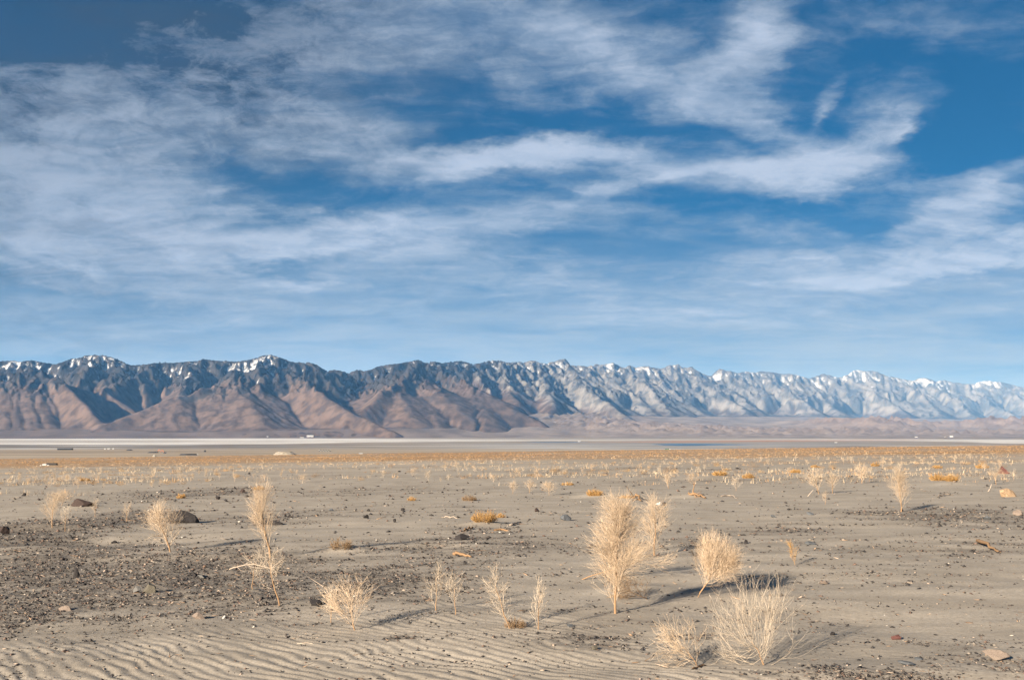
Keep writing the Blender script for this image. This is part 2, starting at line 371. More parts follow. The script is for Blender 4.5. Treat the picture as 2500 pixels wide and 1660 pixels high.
        # creep, stronger on the low smooth brown slopes
        L = np.zeros_like(Z); L[1:-1, 1:-1] = (Z[:-2, 1:-1] + Z[2:, 1:-1] + Z[1:-1, :-2] + Z[1:-1, 2:]) / 4 - Z[1:-1, 1:-1]
        low = 1 - sstep(0.25, 0.55, (Z - zb[None]) / np.maximum(zc - zb, 1)[None])
        Z = Z + L * (0.06 + 0.34 * low)
    flow = np.log(A.reshape(NW, NU) / scale ** 2 / 6000.0)
    # finer mesh
    FU, FW = 1190, 286
    px2 = np.linspace(px[0], px[-1], FU); w2 = np.linspace(w[0], w[-1], FW)
    def up2(G):
        ci = np.clip((w2 - w[0]) / (w[1] - w[0]), 0, NW - 1.001); cj = np.clip((px2 - px[0]) / (px[1] - px[0]), 0, NU - 1.001)
        i0 = ci.astype(int); j0 = cj.astype(int); fi = (ci - i0)[:, None]; fj = (cj - j0)[None]
        return (G[i0][:, j0] * (1 - fi) * (1 - fj) + G[i0 + 1][:, j0] * fi * (1 - fj) + G[i0][:, j0 + 1] * (1 - fi) * fj + G[i0 + 1][:, j0 + 1] * fi * fj)
    Zf = up2(Z); Yf = up2(Y); Xf = up2(X); Fl = up2(flow)
    u2 = np.interp(px2, px, u); zb2 = np.interp(px2, px, zb); zc2 = np.interp(px2, px, zc); yc2 = np.interp(px2, px, yc)
    h = np.clip((Zf - zb2[None]) / np.maximum(zc2 - zb2, 1)[None], -0.2, 1.3)
    LP = np.log(np.hypot(Xf, Yf)); AZ = np.arctan2(Xf, Yf)
    rightness = sstep(1000, 1500, px2)[None]
    rug = sstep(0.36, 0.70, h + 0.28 * rightness + 0.1 * fbm(AZ * 40, LP * 40, 3, 9))
    qx = AZ + 0.004 * fbm(AZ * 60, LP * 60, 3, 71); qy = LP + 0.004 * fbm(AZ * 60, LP * 60, 3, 77)
    Zf = Zf + rug * Yf * (1 - 0.35 * rightness) * (0.0044 * (ridged(qx * 95, qy * 34, 3, 21) - 0.8) + 0.0009 * fbm(AZ * 210, LP * 210, 2, 22)) + (1 - rug) * Yf * 0.00085 * fbm(AZ * 120, LP * 120, 4, 25) * np.clip(h * 8, 0, 1)
    # bring the skyline to the heights read from the photograph
    e_now = (Zf / Yf)
    emax = e_now.max(0)
    _, etgt = e_of(px2, np.interp(px2, *np.array(SKY_LINE, float).T))
    ratio = np.clip(etgt / emax, 0.6, 1.6)
    k2 = np.array([1, 2, 3, 2, 1.0]); k2 /= k2.sum()
    ratio_s = np.convolve(np.pad(ratio, 20, mode='edge'), np.ones(41) / 41, 'valid')
    near_top = sstep(0.55, 0.95, e_now / emax[None])
    Zf = np.where(Zf > 0, Zf * (1 + (ratio_s - 1)[None] * sstep(0.05, 0.5, e_now / emax[None])), Zf)
    e_now = Zf / Yf; emax = e_now.max(0); ratio = np.clip(etgt / emax, 0.7, 1.4); ratio = np.convolve(np.pad(ratio, 1, mode='edge'), [.2, .6, .2], 'valid')
    near_top = sstep(0.72, 0.97, e_now / emax[None])
    Zf = Zf * (1 + (ratio - 1)[None] * near_top)
    Zf = np.maximum(Zf, LAKE_Z - 20.0)
    # surface cover; dark mixes forest with painted flank shade
    gy = np.gradient(Zf, axis=0) / np.gradient(Yf, axis=0); gx = np.gradient(Zf, axis=1) / np.maximum(np.gradient(Xf, axis=1), 1)
    slope = np.hypot(gx, gy)
    h = np.clip((Zf - zb2[None]) / np.maximum(zc2 - zb2, 1)[None], -0.2, 1.3)
    curv = np.zeros_like(Zf)
    for s_ in (2, 5):
        cv = np.zeros_like(Zf); cv[s_:-s_, s_:-s_] = (Zf[:-2*s_, s_:-s_] + Zf[2*s_:, s_:-s_] + Zf[s_:-s_, :-2*s_] + Zf[s_:-s_, 2*s_:]) / 4 - Zf[s_:-s_, s_:-s_]
        curv += np.clip(cv / (Yf * 0.0010 * s_), -1.5, 1.5)
    n1 = fbm(AZ * 70, LP * 70, 5, 41); n2 = fbm(AZ * 170, LP * 170, 3, 47); n3 = fbm(AZ * 22, LP * 22, 4, 43)
    snowline = np.interp(px2, [0, 560, 640, 700, 780, 1000, 1250, 1500, 2000, 2500], [0.79, .82, .74, .84, 1.02, .88, .84, .83, .82, .80])[None]
    nst = fbm(AZ * 320, LP * 60, 2, 49)
    snow = (0.55 + 0.2 * rightness) * sstep(-0.06, 0.26, h - snowline - 0.05 + 0.16 * n1 + 0.10 * n2 + 0.22 * nst + 0.16 * curv + 0.22 * n3)
    asp = np.clip(-gx, -0.8, 0.8)  # right-facing flanks go darker: forest, plus shade put into the colour
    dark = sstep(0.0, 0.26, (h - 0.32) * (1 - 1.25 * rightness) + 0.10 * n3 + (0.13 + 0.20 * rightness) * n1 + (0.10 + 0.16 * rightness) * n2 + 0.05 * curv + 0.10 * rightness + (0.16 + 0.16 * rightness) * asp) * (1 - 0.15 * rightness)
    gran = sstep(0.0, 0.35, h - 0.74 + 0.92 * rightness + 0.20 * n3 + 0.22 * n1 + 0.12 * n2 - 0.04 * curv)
    verts = np.stack([Xf, Yf, Zf], -1).reshape(-1, 3)
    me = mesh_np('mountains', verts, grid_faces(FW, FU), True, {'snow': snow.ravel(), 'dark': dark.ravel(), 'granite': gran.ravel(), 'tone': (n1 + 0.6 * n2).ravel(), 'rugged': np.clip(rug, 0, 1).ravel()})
    m, g, b = new_mat('mountain_rock', 0.95, 0.1)
    pos = g.new('ShaderNodeNewGeometry').outputs['Position']
    # rock ribs, scrub and scree too small for the mesh
    fn = g.noise(pos, 0.0105, 7.0, 0.68, 0.4); fr = g.noise(g.mapping(pos, scale=(0.016, 0.016, 0.0045)), 1.0, 6.0, 0.65, 0.3)
    brk = g.math('ADD', g.math('MULTIPLY', g.math('SUBTRACT', fn, 0.5), 1.0), g.math('MULTIPLY', g.math('SUBTRACT', fr, 0.5), 0.8))
    def broken(name, amt):
        at = g.attr(name).outputs['Fac']
        return g.mapr(g.math('ADD', at, g.math('MULTIPLY', brk, amt)), 0.22, 0.78)
    tone = g.mapr(g.math('ADD', g.attr('tone').outputs['Fac'], g.math('MULTIPLY', brk, 0.9)), -0.5, 0.5)
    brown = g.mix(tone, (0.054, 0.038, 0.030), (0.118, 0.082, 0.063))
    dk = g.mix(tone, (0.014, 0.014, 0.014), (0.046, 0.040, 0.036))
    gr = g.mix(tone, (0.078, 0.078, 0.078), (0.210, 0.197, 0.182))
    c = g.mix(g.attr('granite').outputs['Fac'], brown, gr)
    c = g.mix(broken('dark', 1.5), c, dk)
    c = g.mix(g.math('MULTIPLY', g.math('MULTIPLY', broken('snow', 1.7), 0.9), g.mapr(g.attr('snow').outputs['Fac'], 0.03, 0.22)), c, (0.62, 0.64, 0.67))
    g.l.new(c, b.inputs['Base Color'])
    bp = g.new('ShaderNodeBump'); bp.inputs['Distance'].default_value = 55.0
    g.l.new(g.math('ADD', 0.12, g.math('MULTIPLY', g.attr('rugged').outputs['Fac'], 0.6)), bp.inputs['Strength'])
    g.l.new(g.math('ADD', fn, fr), bp.inputs['Height']); g.l.new(bp.outputs[0], b.inputs['Normal'])
    link('mountains', me, m, kind='structure', label='long mountain range with snow dusted crest across the whole background')
    return

SHORE = [(-1200,10.9),(0,11.0),(640,11.6),(1250,12.6),(1500,12.8),(1900,12.0),(2200,10.6),(2500,9.6),(3600,9.0)]
FAN = {}
def make_fan():
    NU, NW = 420, 150
    px = np.linspace(-900, 3300, NU); u, _ = e_of(px, np.full(NU, 1040.0))
    ys = np.interp(px, *np.array(SHORE, float).T) * 1000
    yb = interp_tab(BASE, px, 2) * 1000; _, eb = e_of(px, interp_tab(BASE, px, 1)); zb = eb * yb
    t = np.linspace(0, 1.35, NW)[:, None]
    tt = t ** 1.25
    Y = ys[None] * 0.97 + (yb - ys * 0.97)[None] * tt; X = u[None] * Y
    pw = np.interp(px, [0, 1200, 2500], [1.1, 1.5, 1.9])[None]
    Z = LAKE_Z + (zb - LAKE_Z)[None] * np.clip((Y - ys[None]) / (yb - ys)[None], 0, 3) ** pw + np.minimum(Y - ys[None], 0) * 0.01
    Z = np.where(tt > 1.0, zb[None] + (tt - 1) * (yb - ys)[None] * 0.015, Z)
    LP = np.log(np.hypot(X, Y)); AZ = np.arctan2(X, Y)
    P = px[None] + 0 * Y
    k = np.clip((Y - ys[None]) / 4000, 0, 1)
    Z += k * Y * 0.0010 * fbm(AZ * 50, LP * 30, 4, 61)
    # low broken hills in front of the right half of the range
    bad = sstep(1150, 1500, P) * np.exp(-((Y - 17500) / 2600) ** 2)
    Z += bad * Y * 0.0052 * np.maximum(ridged(AZ * 60, LP * 45, 4, 63) - 0.45, 0)
    pk = np.interp(px, [1850, 1960, 2030, 2090, 2150, 2200, 2260, 2340, 2420, 2480, 2560, 2700, 3300], [0, .004, .0095, .0085, .0125, .0100, .0070, .0075, .0105, .0125, .011, .012, .010])[None]
    hills = np.exp(-((Y - 23500 - 1500 * np.sin(px / 90.0)[None]) / 2400) ** 2)
    Z += hills * Y * pk * (0.45 + 0.55 * ridged(AZ * 42, LP * 42, 4, 65))
    n = fbm(AZ * 45, LP * 20, 5, 67)
    FAN.update(px=px, Y=Y, Z=Z)
    verts = np.stack([X, Y, Z], -1).reshape(-1, 3)
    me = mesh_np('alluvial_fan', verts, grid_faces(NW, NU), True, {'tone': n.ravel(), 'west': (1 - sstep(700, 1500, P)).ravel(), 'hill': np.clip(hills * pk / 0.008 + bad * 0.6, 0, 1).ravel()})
    m, g, b = new_mat('fan_scrub', 0.95, 0.1)
    pos = g.new('ShaderNodeNewGeometry').outputs['Position']
    nn = g.noise(g.mapping(pos, scale=(0.0022, 0.0011, 0.002)), 1.0, 6.0, 0.65)
    f = g.math('ADD', g.math('MULTIPLY', g.mapr(nn, 0.35, 0.68), 0.6), g.math('MULTIPLY', g.mapr(g.attr('tone').outputs['Fac'], -0.4, 0.4), 0.4))
    c = g.mix(f, (0.150, 0.122, 0.105), (0.285, 0.235, 0.195))
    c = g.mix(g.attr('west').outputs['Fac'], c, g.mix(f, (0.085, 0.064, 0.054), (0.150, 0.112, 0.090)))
    c = g.mix(g.attr('hill').outputs['Fac'], c, g.mix(f, (0.19, 0.140, 0.112), (0.33, 0.255, 0.205)))
    g.l.new(c, b.inputs['Base Color'])
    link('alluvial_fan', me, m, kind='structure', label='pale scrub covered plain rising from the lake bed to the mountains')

def lake_y(py):
    """forward distance of a photo row on the lake bed"""
    _, e = pdir(1250, py); return (LAKE_Z - EYE) / e
def make_lakebed():
    # rows spaced for the eye, reaching past the frame on both sides
    rows = np.concatenate([np.linspace(2300, 6000, 150), np.linspace(6050, 14500, 110)])
    cols = np.linspace(-0.95, 0.95, 420)
    Y = rows[:, None] + 0 * cols[None]; X = cols[None] * Y
    px = 1250 + F * cols[None] + 0 * Y; py = HZ + F * 73.0 / Y
    py = py + 1.2 * fbm(X / 900, Y / 420, 3, 81) + 0.5 * fbm(X / 250, Y / 120, 3, 83)
    streak = fbm(X / 1600, Y / 170, 5, 85, 0.6); st2 = fbm(X / 500, Y / 90, 4, 87, 0.6)
    # white salt: wide band on the left, thin line in the middle, band again on the right
    top = np.interp(px, [0, 640, 1250, 1900, 2500], [1067, 1069, 1072.5, 1071, 1072])
    bot = np.interp(px, [0, 400, 640, 900, 1250, 1900, 2200, 2500], [1085, 1085.5, 1084, 1079, 1076.5, 1074.5, 1076, 1082])
    salt = sstep(top - 0.6, top + 0.6, py) * (1 - sstep(bot - 0.8, bot + 0.8, py))
    mid = (py - top) / (bot - top)
    gap = np.exp(-((mid - 0.55) / 0.16) ** 2) * (1 - sstep(350, 1000, px)) * 0.65
    salt = np.clip(salt * (1 - gap) * (0.80 + 0.7 * st2 + 0.4 * streak) * np.interp(px, [0, 900, 1250, 1700, 2150, 2400], [1, 1, .72, .42, .5, .9]), 0, 1)
    # thinner crust streaks nearer
    crust = sstep(0.02, 0.42, streak + 0.3 * st2) * sstep(1083, 1087, py) * (1 - sstep(1094, 1100, py)) * (0.75 + 0.25 * np.sin(px / 180))
    crust = np.maximum(crust, 0.8 * sstep(0.05, 0.3, st2) * np.exp(-((py - 1096.5) / 1.3) ** 2) * sstep(1750, 1900, px) * (1 - sstep(2300, 2400, px)))
    crust = np.maximum(crust, 0.55 * sstep(0.0, 0.3, st2) * np.exp(-((py - 1114) / 1.8) ** 2) * np.exp(-((px - 590) / 90) ** 2))
    salt = np.maximum(salt, 0.62 * crust)
    red = np.exp(-((py - np.interp(px, [1250, 1900, 2400], [1081, 1075.5, 1072])) / 1.7) ** 2) * sstep(1380, 1700, px) * (1 - sstep(2150, 2350, px))
    blue = sstep(1079, 1083, py) * (1 - sstep(1092, 1098, py)) * sstep(900, 1350, px) * (1 - sstep(2000, 2300, px)) * (0.6 + 0.6 * streak)
    darkm = sstep(1084.5, 1086, py) * (1 - sstep(1091, 1097, py)) * (1 - sstep(550, 1000, px)) * (0.70 + 1.1 * streak + 0.5 * st2)
    darkm = np.maximum(darkm, 0.8 * np.exp(-((py - 1089.5) / 1.0) ** 2) * np.exp(-((px - 2090) / 70) ** 2))
    darkm = np.maximum(darkm, 0.75 * np.exp(-((py - 1093.5) / 0.8) ** 2) * np.exp(-((px - 160) / 200) ** 2))
    olive = sstep(1094, 1099, py)
    verts = np.stack([X, Y, LAKE_Z + 0 * X], -1).reshape(-1, 3)
    me = mesh_np('lakebed', verts, grid_faces(len(rows), len(cols)), False,
        {k: np.clip(v, 0, 1).ravel() for k, v in dict(salt=salt, red=red, blue=blue, darkm=darkm, olive=olive).items()})
    m, g, b = new_mat('lake_mud', 0.9, 0.2)
    pos = g.new('ShaderNodeNewGeometry').outputs['Position']
    nn = g.noise(g.mapping(pos, scale=(0.0014, 0.012, 0.02)), 1.0, 7.0, 0.7)
    c = g.mix(g.mapr(nn, 0.36, 0.64), (0.13, 0.108, 0.085), (0.36, 0.31, 0.25))
    c = g.mix(g.math('MULTIPLY', g.attr('olive').outputs['Fac'], 0.9), c, g.mix(g.mapr(nn, 0.3, 0.7), (0.20, 0.155, 0.105), (0.40, 0.325, 0.23)))
    c = g.mix(g.attr('blue').outputs['Fac'], c, (0.25, 0.25, 0.25))
    c = g.mix(g.attr('darkm').outputs['Fac'], c, (0.060, 0.050, 0.043))
    c = g.mix(g.attr('red').outputs['Fac'], c, (0.36, 0.20, 0.13))
    c = g.mix(g.attr('salt').outputs['Fac'], c, (0.62, 0.60, 0.56))
    g.l.new(c, b.inputs['Base Color'])
    link('lakebed', me, m, kind='structure', label='flat dry lake bed with white salt bands and brown mud')
    # blue pool
    w, gw, bw = new_mat('pool_water', 0.30, 0.5)
    bw.inputs['Base Color'].default_value = (0.025, 0.085, 0.15, 1)
    nz = gw.noise(gw.new('ShaderNodeNewGeometry').outputs['Position'], 0.6, 3.0)
    bp = gw.new('ShaderNodeBump'); bp.inputs['Strength'].default_value = 0.9; bp.inputs['Distance'].default_value = 0.6
    gw.l.new(nz, bp.inputs['Height']); gw.l.new(bp.outputs[0], bw.inputs['Normal'])
    def pool(pts, z, lab):
        vs = []
        for (qx, qy) in pts:
            y = lake_y(qy); vs.append((pdir(qx, qy)[0] * y, y, 0.0))
        cx = sum(v[0] for v in vs) / len(vs); cy = sum(v[1] for v in vs) / len(vs)
        vs = [(v[0] - cx, v[1] - cy, 0) for v in vs]
        me = bpy.data.meshes.new('water'); me.from_pydata(vs, [], [tuple(range(len(vs)))]); me.update()
        link('water', me, w, loc=(cx, cy, LAKE_Z + z), kind='structure', label=lab)
    pool([(1585,1084.4),(1620,1087),(1660,1088.2),(1700,1088),(1740,1087.1),(1790,1086.6),(1850,1086.1),(1790,1084.4),(1760,1083.5),(1700,1083),(1640,1083.2)], 0.3, 'strip of blue water on the lake bed right of centre')
    pool([(1270,1079.6),(1330,1080.4),(1390,1080.3),(1440,1079.2),(1380,1078.7),(1310,1078.8)], 0.3, 'thin blue pool beside the far shore near the middle')

make_mountains(); make_fan(); make_lakebed()

HB = dict(x0=-60000, x1=75000, y0=-12000, y1=76000, z0=LAKE_Z - 22, z1=2950.0)
def make_haze():
    bm = bmesh.new(); bmesh.ops.create_cube(bm, size=1.0)
    for v in bm.verts:
        v.co = ((HB['x0'] + HB['x1']) / 2 + v.co.x * (HB['x1'] - HB['x0']), (HB['y0'] + HB['y1']) / 2 + v.co.y * (HB['y1'] - HB['y0']), (HB['z0'] + HB['z1']) / 2 + v.co.z * (HB['z1'] - HB['z0']))
    me = bpy.data.meshes.new('haze'); bm.to_mesh(me); bm.free()
    m = bpy.data.materials.new('haze_air'); m.use_nodes = True; t = m.node_tree; t.nodes.clear()
    o = t.nodes.new('ShaderNodeOutputMaterial'); p = t.nodes.new('ShaderNodeVolumePrincipled')
    p.inputs['Color'].default_value = (0.17, 0.46, 0.95, 1); p.inputs['Absorption Color'].default_value = (1, 1, 1, 1)
    p.inputs['Density'].default_value = HAZE; p.inputs['Anisotropy'].default_value = 0.0
    t.links.new(p.outputs[0], o.inputs['Volume'])
    link('haze', me, m, kind='stuff', label='thin blue haze filling the valley air')
HAZE = 1.2e-5
make_haze()

# ------------------------------------------------------------------ the near ground
def plane_z(x, y):
    return -0.01775 * y + 0.0135 * x
FEAT = []
def G(x, y):
    """height of the desert floor, without the sand ripples"""
    x = np.asarray(x, float); y = np.asarray(y, float); r = np.hypot(x, y)
    z = plane_z(x, np.maximum(y, -40)) 
    t = sstep(900, 3600, r)
    z = z * (1 - t) + (LAKE_Z - 6.0) * t
    z = z + 0.045 * fbm(x / 3.1, y / 2.2, 3, 101) * (1 - sstep(20, 60, r)) + 0.13 * fbm(x / 40, y / 26, 3, 103) * sstep(12, 60, r) + 0.8 * fbm(x / 330, y / 200, 3, 105) * sstep(150, 600, r)
    for (fx, fy, rx, ry, dz) in FEAT:
        z = z + dz * np.exp(-((x - fx) / rx) ** 2 - ((y - fy) / ry) ** 2)
    return z
_YS = np.geomspace(2.5, 2600.0, 800)
def gp(px, py):
    """photo pixel -> point on the ground"""
    u, e = pdir(px, py)
    d = EYE + e * _YS - G(u * _YS, _YS)
    k = np.nonzero(d < 0)[0]
    if len(k) == 0: return (u * 900.0, 900.0, float(G(u * 900.0, 900.0)))
    k = k[0]
    if k == 0: Y = _YS[0]
    else: f = d[k - 1] / (d[k - 1] - d[k]); Y = _YS[k - 1] + f * (_YS[k] - _YS[k - 1])
    return (float(u * Y), float(Y), float(G(u * Y, Y)))
_ft = []
for (fx, fy, rx, ry, dz) in [(290, 1318, 1.5, 0.75, -0.13), (110, 1288, 1.4, 0.5, 0.11), (60, 1345, 1.0, 0.45, 0.08), (430, 1362, 1.5, 0.22, 0.05), (400, 1305, 0.5, 0.25, 0.05),
        (1178, 1281, 0.45, 0.5, 0.10), (2310, 1183, 1.3, 0.9, 0.16), (845, 1345, 0.45, 0.3, 0.10), (1060, 1335, 0.9, 0.3, 0.07), (1560, 1440, 0.5, 0.4, 0.05),
        (1460, 1212, 0.9, 0.8, 0.14), (1690, 1212, 0.9, 0.7, 0.10), (1755, 1165, 1.6, 1.2, 0.15), (620, 1253, 0.7, 0.4, 0.08), (200, 1240, 1.0, 0.7, 0.10), (1900, 1650, 1.2, 0.35, 0.04), (1350, 1615, 0.8, 0.25, -0.02)]:
    p = gp(fx, fy); _ft.append((p[0], p[1], rx, ry, dz))
FEAT = _ft
GRAVEL = []
for (qx, qy, hw, hh, st) in [(360, 1405, 520, 95, 1.0), (120, 1375, 330, 75, 0.9), (640, 1440, 300, 70, 0.85), (40, 1500, 260, 70, 0.95), (100, 1285, 260, 50, 1.15), (60, 1330, 200, 40, 1.0), (900, 1415, 380, 55, 0.85), (760, 1350, 300, 40, 0.5),
        (1150, 1330, 360, 42, 0.75), (1090, 1365, 300, 36, 0.6), (900, 1245, 420, 22, 0.45), (650, 1262, 280, 28, 0.7), (1180, 1300, 200, 18, 0.7), (2200, 1345, 420, 36, 0.5), (1900, 1300, 300, 30, 0.55), (2330, 1262, 330, 36, 0.8), (2150, 1400, 420, 40, 0.4),
        (1450, 1562, 200, 32, 0.75), (1560, 1520, 160, 22, 0.5), (2150, 1645, 520, 30, 0.7), (2400, 1600, 260, 60, 0.5), (1680, 1330, 240, 34, 0.55), (500, 1205, 330, 22, 0.7), (900, 1200, 420, 16, 0.55), (1500, 1300, 200, 40, 0.45), (2450, 1330, 200, 60, 0.5),
        (2000, 1475, 300, 50, 0.30), (1750, 1550, 200, 16, 0.5), (1000, 1465, 120, 20, 0.5), (980, 1555, 60, 10, 0.7), (300, 1170, 500, 14, 0.45), (1900, 1170, 700, 10, 0.5), (700, 1160, 700, 8, 0.4), (1700, 1145, 900, 8, 0.5), (2300, 1130, 500, 8, 0.45), (1300, 1160, 500, 8, 0.4), (1850, 1345, 200, 25, 0.4)]:
    c = gp(qx, qy); a = gp(qx, qy - hh); b = gp(qx, qy + hh)
    GRAVEL.append((c[0], c[1], hw / F * c[1], max(0.12, (a[1] - b[1]) / 2), st))
def gravel(x, y):
    """0..1 cover of dark gravel on the sand"""
    s = np.zeros(np.shape(x))
    for (cx, cy, rx, ry, st) in GRAVEL:
        s = np.maximum(s, st * np.exp(-(((x - cx) / rx) ** 2 + ((y - cy) / ry) ** 2) * 1.1))
    r = np.hypot(x, y); la = np.arctan2(x, y); lr = np.log(np.maximum(r, 0.5))      # clumps grow with distance
    n = fbm(la * 13 + 3, lr * 27, 4, 131)
    n2 = fbm(la * 41 + 9, lr * 85, 3, 137)
    return np.clip(sstep(0.22, 0.95, s * 0.95 + 0.42 * n + 0.30 * n2), 0, 1)

def make_ground():
    r = [0.6]
    while r[-1] < 6000:
        q = r[-1]; r.append(q + (0.25 if q < 5.0 else min(q * q * 0.00041, q * 0.028)))
    r = np.array(r)
    az = np.concatenate([np.linspace(-math.pi, -0.62, 40)[:-1], np.linspace(-0.62, 0.62, 500), np.linspace(0.62, math.pi, 40)[1:]])
    X = r[:, None] * np.sin(az)[None]; Y = r[:, None] * np.cos(az)[None]
    Z = G(X, Y)
    front = (Y > 0.3 * r[:, None])
    Ys = np.where(front, Y, 1.0)
    u = X / Ys; e = (Z - EYE) / Ys
    px = 1250 + F * u * 1.0; py = 830 - F * (e * math.cos(TH) - math.sin(TH)) / (math.cos(TH) + e * math.sin(TH))
    px = np.where(front, px, -9999); py = np.where(front, py, 3000)
    gr = gravel(X, Y)
    RR = r[:, None] + 0 * X
    # sand ripples: one strong field at the front, finer ones behind
    def field(lam, ang, seed, warp):
        a = R(ang) + 0.35 * fbm(X / 2.3, Y / 2.3, 2, seed)
        ph = (X * math.cos(R(ang)) + Y * math.sin(R(ang))) / lam + warp * fbm(X / 0.95, Y / 0.95, 3, seed + 3) + 0.22 * fbm(X / 0.22, Y / 0.22, 2, seed + 5)
        s = np.sin(2 * np.pi * ph + 0.55 * np.sin(2 * np.pi * ph + 0.6))
        amp = 0.65 + 0.7 * fbm(X / 0.55, Y / 0.55, 2, seed + 7)
        return s * np.clip(amp, 0.15, 1.25)
    edge = np.interp(px, [-300, 0, 300, 600, 850, 1100, 1300, 1450, 1650, 1900, 2100, 2500, 2900], [1575, 1572, 1545, 1520, 1488, 1440, 1450, 1520, 1595, 1625, 1650, 1690, 1690])
    near = sstep(-14, 40, py - edge + 30 * fbm(X / 0.8, Y / 0.8, 3, 151)) * (1 - sstep(12, 16, RR)) * (1 - 0.85 * gr)
    near = np.maximum(near, 0.8 * (1 - sstep(5.5, 7.0, RR)) * (px > 0) * (1 - sstep(1600, 2000, px)))
    h1 = field(0.122, 44, 161, 1.35) * 0.0074 * near
    fine = np.exp(-((px - 1950) / 420) ** 2 - ((py - 1510) / 120) ** 2) + np.exp(-((px - 300) / 130) ** 2 - ((py - 1300) / 22) ** 2) * 1.3 + 0.8 * np.exp(-((px - 1130) / 180) ** 2 - ((py - 1470) / 40) ** 2) + 0.5 * np.exp(-((px - 800) / 140) ** 2 - ((py - 1375) / 18) ** 2) + 0.6 * np.exp(-((px - 1600) / 120) ** 2 - ((py - 1470) / 30) ** 2)
    h2 = field(0.125, 55, 171, 0.8) * 0.0026 * np.clip(fine, 0, 1.2) * (1 - gr) * (1 - near)
    Z = Z + h1 + h2
    Z = Z + gr * 0.022 * fbm(X / 0.19, Y / 0.17, 3, 181) * (1 - sstep(15, 30, RR)) + 0.006 * fbm(X / 0.5, Y / 0.3, 3, 183) * (1 - near) * (1 - sstep(20, 40, RR))
    orange = sstep(105, 215, RR + 60 * fbm(X / 90, Y / 60, 3, 191)) * (0.75 + 0.5 * fbm(X / 60, Y / 120, 3, 193))
    tone = fbm(X / 1.7, Y / 0.8, 4, 195) * (1 - sstep(40, 120, RR)) + fbm(X / 40, Y / 18, 4, 197) * sstep(25, 80, RR)
    wet = sstep(0.05, 0.6, field(0.122, 44, 161, 1.35)) * near
    me = mesh_np('desert_sand', np.stack([X, Y, Z], -1).reshape(-1, 3), grid_faces(len(r), len(az)), True,
        {'grit': gr.ravel(), 'orange': np.clip(orange, 0, 1).ravel(), 'tone': tone.ravel()})
    m, g, b = new_mat('desert_sand', 0.95, 0.15)
    pos = g.new('ShaderNodeNewGeometry').outputs['Position']
    fine_n = g.noise(pos, 260.0, 3.0, 0.7); mid_n = g.noise(pos, 22.0, 5.0, 0.65); spk = g.noise(pos, 75.0, 2.0, 0.6)
    c = g.mix(g.mapr(g.attr('tone').outputs['Fac'], -0.45, 0.45), (0.325, 0.283, 0.226), (0.430, 0.376, 0.303))
    c = g.mix(g.mapr(mid_n, 0.38, 0.66, 0.0, 0.60), c, (0.265, 0.232, 0.190))
    c = g.mix(g.mapr(g.noise(pos, 38.0, 4.0, 0.75), 0.45, 0.72, 0.0, 0.55), c, (0.19, 0.160, 0.128))
    c = g.mix(g.mapr(fine_n, 0.3, 0.75, 0.0, 0.30), c, (0.16, 0.137, 0.113))
    grit = g.mix(g.mapr(spk, 0.40, 0.62), (0.055, 0.047, 0.041), (0.20, 0.172, 0.14))
    gf = g.math('MULTIPLY', g.attr('grit').outputs['Fac'], g.mapr(mid_n, 0.28, 0.56, 0.25, 0.90))
    c = g.mix(gf, c, grit)
    c = g.mix(g.math('MULTIPLY', g.attr('orange').outputs['Fac'], 0.95), c, g.mix(g.noise(g.mapping(pos, scale=(0.05, 0.012, 0.05)), 1.0, 5.0, 0.6), (0.22, 0.120, 0.050), (0.40, 0.255, 0.130)))
    g.l.new(c, b.inputs['Base Color'])
    bp = g.new('ShaderNodeBump'); bp.inputs['Strength'].default_value = 0.55; bp.inputs['Distance'].default_value = 0.006
    hh = g.math('ADD', g.math('MULTIPLY', fine_n, 0.35), g.math('ADD', g.math('MULTIPLY', spk, 0.5), g.math('MULTIPLY', mid_n, 1.2)))
    g.l.new(hh, bp.inputs['Height']); g.l.new(bp.outputs[0], b.inputs['Normal'])
    link('desert_sand', me, m, kind='structure', label='grey beige desert sand with wind ripples and dark gravel patches')
make_ground()

# ------------------------------------------------------------------ dry shrubs
def tube_geo(P, Rd, sides=3):
    """P (n,k,3) polylines, Rd (n,k) radii -> verts, quad faces"""
    n, k, _ = P.shape
    T = np.gradient(P, axis=1); T /= np.linalg.norm(T, axis=2, keepdims=True) + 1e-9
    ref = np.where(np.abs(T[..., 2:3]) > 0.9, np.array([1.0, 0, 0]), np.array([0, 0, 1.0]))
    A = np.cross(T, ref); A /= np.linalg.norm(A, axis=2, keepdims=True) + 1e-9; B = np.cross(T, A)
    an = np.arange(sides) * 2 * np.pi / sides
    V = P[:, :, None] + Rd[:, :, None, None] * (np.cos(an)[None, None, :, None] * A[:, :, None] + np.sin(an)[None, None, :, None] * B[:, :, None])
    base = (np.arange(n) * k * sides)[:, None, None] + (np.arange(k - 1) * sides)[None, :, None]
    s = np.arange(sides)[None, None]; s2 = (np.arange(sides) + 1)[None, None] % sides
    Fc = np.stack([base + s, base + s2, base + sides + s2, base + sides + s], -1).reshape(-1, 4)
    return V.reshape(-1, 3), Fc
